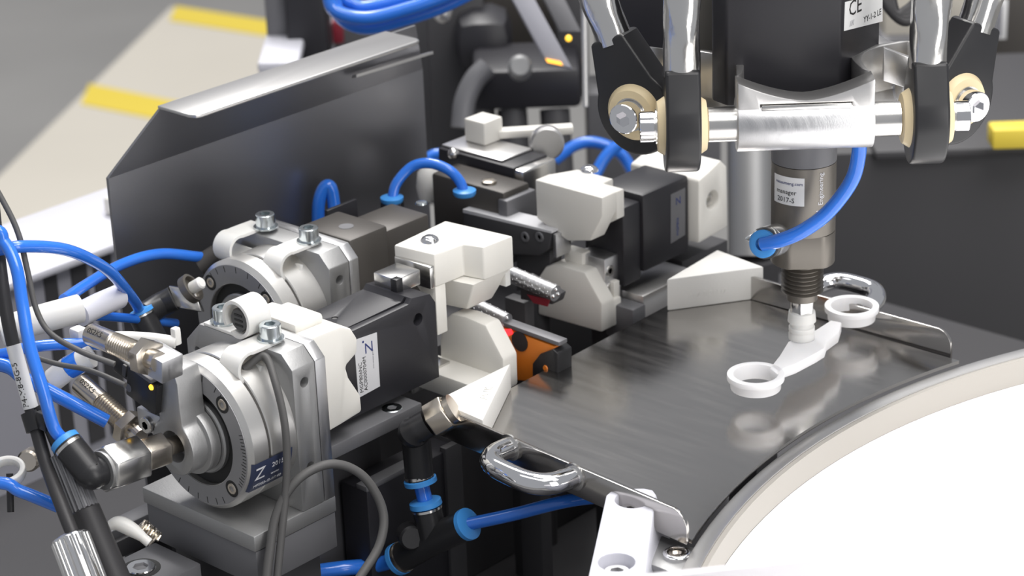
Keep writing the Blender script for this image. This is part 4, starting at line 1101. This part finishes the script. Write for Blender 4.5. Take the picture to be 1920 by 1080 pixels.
MB().box(aD(84, 788, DL+4), (5, 4, 7)).build('tie_head', 'plastic', tie, bevel=0.6)
cj = thing('ribbed_cable', 'black cable with a clear ribbed sleeve behind the marked cable', 'cable', aD(180, 1050, DL+6))
q0, q1 = aD(96, 800, DL+8), aD(160, 955, DL+4)
q2 = aD(225, 1110, DL+2)
MB().tube(spline([aD(78, 760, DL+9), q0, q1], 8), 2.9, 16).build('inner_cable', 'cable_dark', cj)
ql = (q1-aD(118, 850, DL+7))
s = MB(); n_ = 16; dd_ = ql.normalized(); st0 = aD(118, 850, DL+7); a_, u_, v_ = frame(dd_)
s.cyl(st0, q1, 4.6, seg=24)
for i in range(n_):
    an = 2*PI*i/n_; off = (u_*math.cos(an)+v_*math.sin(an))*4.6
    s.tube([st0+off, q1+off], 0.55, 6)
s.build('ribbed_sleeve', 'midgrey', cj)
MB().lathe(q1, (q2-q1), [(-1, 4.2), (0, 5.4), ((q2-q1).length, 5.8)], 24).build('cable_boot', 'cable_dark', cj)
# further hoses, in order of depth
hose([aD(-260, 495, DL+12+10), aD(-20, 470, DL+12), aD(50, 462, DL+14), aD(130, 470, DL+30), aD(200, 505, DL+60), aD(245, 555, DL+90), aD(266, 588, DL+110)], 2.3, 'blue', 'air_hose', 'blue air hose arching into the black fitting of the rear dial', 'hose', n=10, seg=16)
hose([aD(120, 562, DL+60), aD(160, 535, DL+80), aD(230, 495, DL+115), aD(300, 476, DL+135), aD(376, 482, DL+150)], 2.3, 'blue', 'air_hose', 'blue air hose rising from the milky sleeve to the back of the rear dial', 'hose', n=10, seg=16)
hose([aD(130, 592, DL+60), aD(210, 594, DL+90), aD(330, 606, DL+125)], 1.9, 'blue', 'air_hose', 'blue air hose running level from the milky sleeve behind the black fitting', 'hose')
hose([aD(-260, 693, DL+30+10), aD(-20, 668, DL+30), aD(50, 652, DL+30), aD(130, 645, DL+34), aD(230, 648, DL+40)], 2.2, 'blue', 'air_hose', 'blue air hose running level under the milky sleeve at the left edge', 'hose')
hose([aD(-260, 707, DL+26+10), aD(-20, 682, DL+26), aD(50, 712, DL+26), aD(120, 748, DL+26), aD(200, 790, DL+30)], 2.7, 'blue', 'air_hose', 'blue air hose slanting down behind the lower shock absorber', 'hose')
hose([aD(-260, 930, DL+14+10), aD(-20, 905, DL+14), aD(40, 922, DL+14), aD(110, 950, DL+16)], 2.4, 'blue', 'air_hose', 'blue air hose entering at the lower left edge above the white ring', 'hose')
hose([aD(-120, 200, DL+18), aD(-30, 320, DL+16), aD(10, 385, DL+16), aD(35, 440, DL+16), aD(52, 510, DL+16), aD(68, 580, DL+16), aD(95, 625, DL+14), aD(150, 658, DL+8), aD(215, 683, DL+6)], 1.1, 'cable', 'sensor_cable', 'thin grey cable curving from the upper left edge to the black sensor plug', 'cable', n=12)
hose([aD(60, 668, DL+20), aD(110, 683, DL+18), aD(170, 695, DL+14), aD(235, 722, DL+8)], 1.0, 'cable', 'sensor_cable', 'thin grey cable running level below the upper shock absorber', 'cable')
sl = thing('hose_sleeve', 'milky plastic sleeve bundling blue hoses at the left', 'sleeve', aD(90, 600, DL+50))
MB().tube(spline([aD(0, 622, DL+48), aD(70, 600, DL+52), aD(150, 578, DL+60)], 6), 5.6, 24).build('sleeve_tube', 'nylon', sl)
MB().tube(spline([aD(150, 590, DL+66), aD(185, 572, DL+74), aD(222, 556, DL+84)], 6), 4.8, 24).build('sleeve_tail', 'pale', sl)
sl2 = thing('hose_coupling', 'milky cap with blue band beside the slanting blue hose', 'coupling', aD(150, 690, DL+34))
MB().tube([aD(100, 712, DL+36), aD(128, 690, DL+34)], 4.4, 24).build('cap_end', 'nylon', sl2)
MB().tube([aD(128, 690, DL+34), aD(150, 678, DL+33)], 4.4, 24).build('blue_band', 'blue', sl2)
MB().tube([aD(150, 678, DL+33), aD(172, 668, DL+32)], 4.2, 24).build('cap_mouth', 'nylon', sl2)
wt = thing('cable_tie', 'white nylon cable tie stretching to the ear of the nearest mounting plate', 'cable tie', aD(240, 640, DL+20))
MB().tube(spline([aD(170, 632, DL+40), aD(230, 630, DL+44), aD(285, 634, DL+46), aD(330, 642, DL+46)], 6), 2.4, 10, rr=lambda t: 1.6+0.8*t).build('tie_band', 'nylon', wt)
MB().box(aD(148, 628, DL+38), (6, 5, 6)).build('tie_head', 'nylon', wt, bevel=1)
MB().box(aD(330, 630, DL+46), (3, 3, 7)).build('tie_stop', 'nylon', wt, bevel=0.6)

# black valve fittings on the rear dial
fv = thing('flow_valve', 'black and silver flow control valve with white knob at the rear dial', 'valve', aD(330, 545, DL+116))
DV = DL+116
v0, v1 = aD(345, 548, DV), aD(292, 566, DV-2)
def mix(p, q, t): return V(p)+(V(q)-V(p))*t
MB().obox(aD(315, 535, DV), RT*11-DN*-2, DN*9+RT*3, fw*9).build('valve_body', 'steel', fv, bevel=0.8)
MB().lathe(aD(352, 545, DV), (aD(372, 531, DV-2)-aD(352, 545, DV)), [(0, 6.2), (3.0, 6.2), (3.2, 5.0), (1.2, 4.6)], 28).build('valve_socket', 'darkmetal', fv)
MB().lathe(aD(364, 538, DV-1), (aD(384, 526, DV-4)-aD(364, 538, DV-1)), [(-1, 2.6), (4, 2.6), (4.6, 2.0)], 20).build('white_knob', 'nylon', fv)
MB().tube([aD(325, 560, DV), aD(300, 572, DV), aD(272, 590, DL+110)], 5.2, 20).build('valve_arm', 'plastic', fv)
f0, f1 = aD(264, 588, DL+108), aD(290, 640, DL+110)
MB().lathe(f0, f1-f0, [(0, 5.4), ((f1-f0).length, 5.6)], 24).build('valve_leg', 'plastic', fv)
MB().lathe(f0, f0-f1, [(0, 5.8), (1.6, 5.6), (2.2, 3.0)], 28).build('release_ring', 'bluering', fv)
MB().lathe(f0, f1-f0, [(0.2, 5.8), (1.0, 5.8)], 24).build('metal_band', 'steel', fv)
MB().lathe(aD(385, 492, DL+152), (aD(400, 480, DL+152)-aD(372, 497, DL+152)), [(-3, 4.6), (6, 4.8)], 20).build('rear_port', 'bronze', fv)

# odds and ends, lower left
gb = thing('bearing_block', 'grey anodised block with a big socket screw at the lower left', 'block', aD(265, 1090, DL+10))
zg = -30.0
g0 = aZ(264, 1066, zg)
MB().bb(g0.x-12, g0.x+15, g0.y-12, g0.y+17, zg-25, zg).build('block_body', 'midgrey', gb, bevel=0.6)
MB().lathe(g0, ZU, [(0.02, 7.6), (0.15, 7.6), (0.15, 5.8), (0.02, 5.8)], 32, closed=True).build('counterbore_shade', 'hole', gb)  # thin raised ring, coloured dark as the shade of a counterbore
socket_head(g0-V((0, 0, 0.5)), ZU, 5.6, 1.5, 'chrome', gb, rs=2.7)
sp_ = thing('coil_spring', 'small brass coil spring beside the foot of the nearest base block', 'spring', aD(275, 1003, DL+20))
sa, sbb = aD(262, 985, DL+24), aD(292, 1012, DL+26)
a_, u_, v_ = frame(sbb-sa); Ls = (sbb-sa).length
MB().tube([sa+a_*(Ls*i/60)+(u_*math.cos(i*0.75)+v_*math.sin(i*0.75))*2.9 for i in range(61)], 0.6, 8).build('coil', 'nickel', sp_)
wl_ = thing('nylon_strap', 'bent milky nylon strap lying beside the coil spring', 'strap', aD(240, 1000, DL+14))
MB().tube(spline([aD(205, 985, DL+16), aD(225, 982, DL+16), aD(255, 998, DL+16), aD(280, 1018, DL+16)], 6), 2.6, 12, rr=lambda t: 1.8+1.1*math.sin(PI*min(1, t*1.2))).build('strap_body', 'nylon', wl_)
wr_ = thing('nylon_ring', 'milky plastic ring on a stalk at the lower left edge', 'ring', aD(15, 920, DL+20))
MB().lathe(aD(12, 888, DL+20), (0.2, -0.2, 1), [(-1, 5.2), (-1, 7.3), (2.6, 7.3), (2.6, 5.2)], 36, closed=True).build('ring_body', 'nylon', wr_, bevel=0.5)
MB().cyl(aD(18, 888, DL+24), aD(20, 960, DL+24), 1.3).build('ring_stalk', 'cable_dark', wr_)
dk = thing('slide_profile', 'grey profile rail behind the nylon strap at the lower left', 'rail', aD(150, 1000, DL+120)-V((0, 0, 10)))
MB().obox(aD(150, 1000, DL+120), V((0, 70, 0)), V((9, 0, 0)), (0, 0, -10)).build('rail_body', 'midgrey', dk, bevel=1)
MB().obox(aD(150, 1000, DL+120)+V((9, 0, -4)), V((0, 70, 0)), V((3, 0, 0)), (0, 0, -8)).build('rail_lip', 'darkgrey', dk, bevel=0.5)
MB().bb(aD(150, 1000, DL+120).x+1, aD(150, 1000, DL+120).x+8, aD(150, 1000, DL+120).y+20, aD(150, 1000, DL+120).y+40, BZ, aD(150, 1000, DL+120).z-8).build('rail_foot', 'darkgrey', dk, bevel=0.5)
tb = thing('knob_housing', 'big round black housing at the left edge behind the marked cable', 'housing', aD(10, 860, DL+50))
MB().lathe(aD(-30, 790, DL+80), (-0.3, -1, 0.25), [(0, 14), (10, 14), (18, 10), (21, 5)], 40).build('housing_body', 'cable_dark', tb)
MB().lathe(aD(62, 858, DL+60), (0.5, -0.8, 0.2), [(0, 4.4), (5, 4.4), (6, 3.6)], 24).build('brass_knob', 'nickel', tb)
# ------------------------------------------------------------------ background, out of focus
zc = -40.0
c_far0, c_far1 = aZ(0, 413, zc), aZ(200, 350, zc)
c_nr = aZ(213, 458, zc)
pcab = thing('pale_cabinet', 'pale lavender cabinet top behind the guard at the left', 'cabinet', (c_nr.x-60, c_nr.y, FZ))
x1 = c_nr.x; x0 = c_far1.x
MB().bb(x0, x1, c_far0.y-200, c_nr.y+120, zc-5, zc).build('cabinet_top', 'pale', pcab, bevel=2)
MB().bb(x0+10, x1-8, c_far0.y-190, c_nr.y+110, FZ, zc-5.2).build('cabinet_body', 'cabgrey', pcab, bevel=2)
for k, xx in enumerate((95, 150, 195)):
    p = aX(xx, 540, x1-8)
    MB().bb(x1-8.2, x1-7, p.y-4-k, p.y+4+k, zc-110, zc-8).build('slot', 'darkgrey', pcab)
MB().bb(x1-40, x1-15, aZ(170, 375, zc).y-10, aZ(170, 375, zc).y+12, zc, zc+10).build('white_pad', 'white', pcab, bevel=2)

# machine column behind the guard
DB = 1500.0
def card(x0, y0, x1, y1, D, depth, m, name, parent, bevel=2.0):
    a = aD(x0, y0, D); r_ = aD(x1, y0, D)-a; 
    r_ = V((r_.x, r_.y, 0)); h_ = (aD(x0, y1, D)-a).length
    return MB().obox(a, r_, V((0, 0, -h_)), -rb*depth).build(name, m, parent, bevel=bevel)
mc = thing('machine_column', 'blurred grey and black machine column behind the lip of the guard', 'column', aD(580, 400, DB))
card(492, -40, 535, 128, DB, 60, 'midgrey', 'grey_post', mc)
card(530, -40, 604, 420, DB-10, 90, 'black', 'black_panel', mc)
card(604, -40, 800, 420, DB+60, 90, 'midgrey', 'grey_panel', mc)
card(622, 42, 642, 84, DB+50, 8, 'red', 'red_mark', mc, 1)
card(600, 20, 622, 150, DB+50, 8, 'pale', 'pale_strip', mc, 1)
card(795, -40, 905, 500, DB-60, 90, 'darkgrey', 'dark_cover', mc)
sh_ = thing('ledge_plate', 'small lavender ledge plate between walkway and guard lip', 'ledge', aD(500, 130, DB-40))
card(482, 118, 560, 140, DB-40, 70, 'pale', 'ledge_top', sh_)
card(490, 138, 540, 600, DB-36, 40, 'midgrey', 'ledge_leg', sh_)
# loops of blue hose at the top
Dh = 1180.0
for i, (dy, dx) in enumerate(((0, 0), (18, 10), (-20, 26))):
    nm = ('lowest of the blue hose loops hanging at the top left of centre', 'middle one of the blue hose loops hanging at the top left of centre', 'uppermost short blue hose loop at the top left of centre')[(1, 0, 2)[i]]
    hose([aD(618+dx, -60, Dh+i*8), aD(618+dx, 0+dy*0.3, Dh+i*8), aD(636+dx, 24+dy*0.8, Dh+i*8), aD(690, 34+dy, Dh+i*8), aD(760, 18+dy, Dh+i*8), aD(830, -6+dy, Dh+i*8), aD(900, -40+dy, Dh+i*8)], 3.6, 'blue', 'air_hose', nm, 'hose', 'blue hose loops at the top')
# inspection head: dark bodies, clear bars, lamp
ih = thing('inspection_head', 'blurred black inspection head with clear light bars behind the stations', 'inspection head', aD(970, 500, 1400))
Di = 1400.0
card(905, -40, 1100, 200, Di+80, 60, 'bronze', 'back_plate', ih)
card(1040, -40, 1092, 130, Di+10, 40, 'darkgrey', 'lamp_box', ih)
card(885, 135, 1090, 214, Di-20, 60, 'black', 'dark_shelf', ih, 4)
card(850, 40, 960, 150, Di+20, 50, 'black', 'black_clamp', ih, 12)
MB().lathe(aD(975, 130, Di-40), -fw, [(0, 7), (16, 7), (19, 5)], 24).build('round_knob', 'alu_cast', ih)
for x in (900, 960, 1040):
    MB().cyl(aD(x, 205, Di), aD(x+8, 330, Di), 9, seg=16).build('leg', 'darkgrey', ih)
hp_ = spline([aD(915, 125, Di-30), aD(890, 150, Di-30), aD(872, 190, Di-30), aD(866, 240, Di-30)], 8)
MB().tube(hp_, 6.5, 16).build('grey_conduit', 'midgrey', ih)
MB().lathe(aD(1066, 72, Di-32), -fw, [(0, 1.7), (2, 1.6), (3, 0.6)], 16).build('amber_lamp', 'ledyellow', ih)
MB().sphere(aD(830, 24, Di-40), 6).build('bright_knob', 'alu_satin', ih)
cbar = thing('clear_light_bar', 'slanting clear plastic light bar with an amber lit tip', 'light bar', aD(1030, 110, 1290))
b0, b1 = aD(945, -30, 1290), aD(1025, 118, 1290)
dbar = (b1-b0); wbar = RT*14-DN*-3
MB().obox(b0, dbar, wbar, fw*9).build('bar_body', 'cabgrey', cbar, bevel=1)
MB().obox(b1-dbar*0.06+wbar*0.05-fw*0.6, dbar*0.05, wbar*0.6, fw*0.5).build('amber_tip', 'ledamber', cbar)
b0, b1 = aD(1000, -40, 1310), aD(1050, 60, 1310)
tag(MB().obox(b0, b1-b0, RT*12, fw*8).build('light_guide', 'midgrey', bevel=1), 'grey slanting light guide bar right of the amber tipped bar', 'light guide')
tag(MB().tube([aD(1094, -60, 1230), aD(1098, 200, 1230)], 1.6, 12).build('bright_rod', 'alu_satin'), 'thin bright upright rod left of the robot', 'rod')
# blurred blue hoses behind the far gripper
hose([aD(1040, 300, 1330), aD(1080, 272, 1330), aD(1120, 268, 1330), aD(1165, 290, 1330), aD(1195, 340, 1330)], 3.4, 'blue', 'air_hose', 'blurred blue hose arching behind the far white jaw', 'hose')
hose([aD(1110, 340, 1310), aD(1135, 295, 1310), aD(1165, 268, 1310), aD(1200, 250, 1310)], 3.4, 'blue', 'air_hose', 'blurred blue hose crossing upwards behind the left robot joint', 'hose')
hose([aX(596, 430, -214), aX(598, 380, -214), aX(608, 352, -213), aX(620, 352, -211), aX(627, 390, -209), aX(632, 450, -205)], 3.0, 'blue', 'air_hose', 'blue hose hanging against the guard above the rear dial', 'hose')
hose([aD(800, 300, 1290), aD(815, 290, 1290), aD(845, 288, 1290)], 3.2, 'blue', 'air_hose', 'short blurred blue hose left of the blurred sensor block', 'hose')
lampb = thing('white_bulb', 'blurred white rounded cap under the looped blue hose', 'cap', aX(805, 350, -200))
MB().lathe(aX(805, 372, -200), ZU, [(0, 5), (6, 6), (13, 5), (16, 2)], 24).build('cap_body', 'nylon', lampb)
# panels behind the robot
rp_ = thing('black_cabinet', 'tall black cabinet behind the left robot joint', 'cabinet', aD(1230, 500, 1420))
card(1118, -60, 1352, 176, 1420, 40, 'black', 'panel_sheet', rp_)
card(1100, 176, 1352, 460, 1440, 40, 'midgrey', 'panel_foot', rp_)
gc = thing('grey_column', 'pale grey round column behind the vacuum tool', 'column', aD(1408, 560, 1330))
MB().cyl(aD(1408, 480, 1330), aD(1404, -80, 1330), 13, seg=32).build('column_tube', 'alu_cast', gc)
MB().cyl(aD(1408, 480, 1330)-V((0, 0, 90)), aD(1408, 480, 1330), 16, seg=32).build('column_foot', 'darkgrey', gc)
rc = thing('rear_cabinet', 'big dark grey rear cabinet filling the right background', 'cabinet', aD(1780, 500, 1500))
card(1440, 292, 2300, 900, 1480, 200, 'darkgrey', 'cabinet_body', rc)
card(1640, 284, 2300, 305, 1470, 200, 'darkgrey', 'cabinet_top', rc, 3)
card(1440, -60, 2300, 292, 1820, 60, 'bronze', 'cabinet_back', rc)
bx_ = thing('beige_box', 'beige switch box with a dark base behind the right robot rod', 'box', aD(1740, 160, 1700))
card(1660, -30, 1835, 76, 1720, 60, 'floorlight', 'box_front', bx_)
card(1655, 76, 1840, 130, 1722, 60, 'midgrey', 'box_base', bx_)
pl_ = thing('wall_sheet', 'pale printed sheet with grey columns at the upper right', 'sheet', aD(1856, 100, 1690))
a = aD(1838, 2, 1660); card(1838, 2, 1890, 78, 1660, 2, 'labelwhite', 'paper', pl_, 0.2)
for k in range(3):
    card(1843+k*14, 10, 1852+k*14, 70, 1657, 1, 'inkgrey', 'print_column', pl_, 0)
tag(card(1862, 244, 1990, 284, 1440, 18, 'yellow', 'yellow_block', None), 'bright yellow block behind the right robot joint', 'block')
bc_ = thing('cable_bundle', 'dark cable bundle drooping between motor and right robot rod', 'cable', aD(1690, 60, 1120))
for k in range(4):
    MB().tube(spline([aD(1650+k*5, -40, 1120), aD(1660+k*6, 5+k*6, 1120), aD(1700, 40-k*7, 1120), aD(1735-k*4, -5, 1120), aD(1745-k*4, -40, 1120)], 8), 2.6, 12).build('cable_strand', 'cable_dark', bc_)
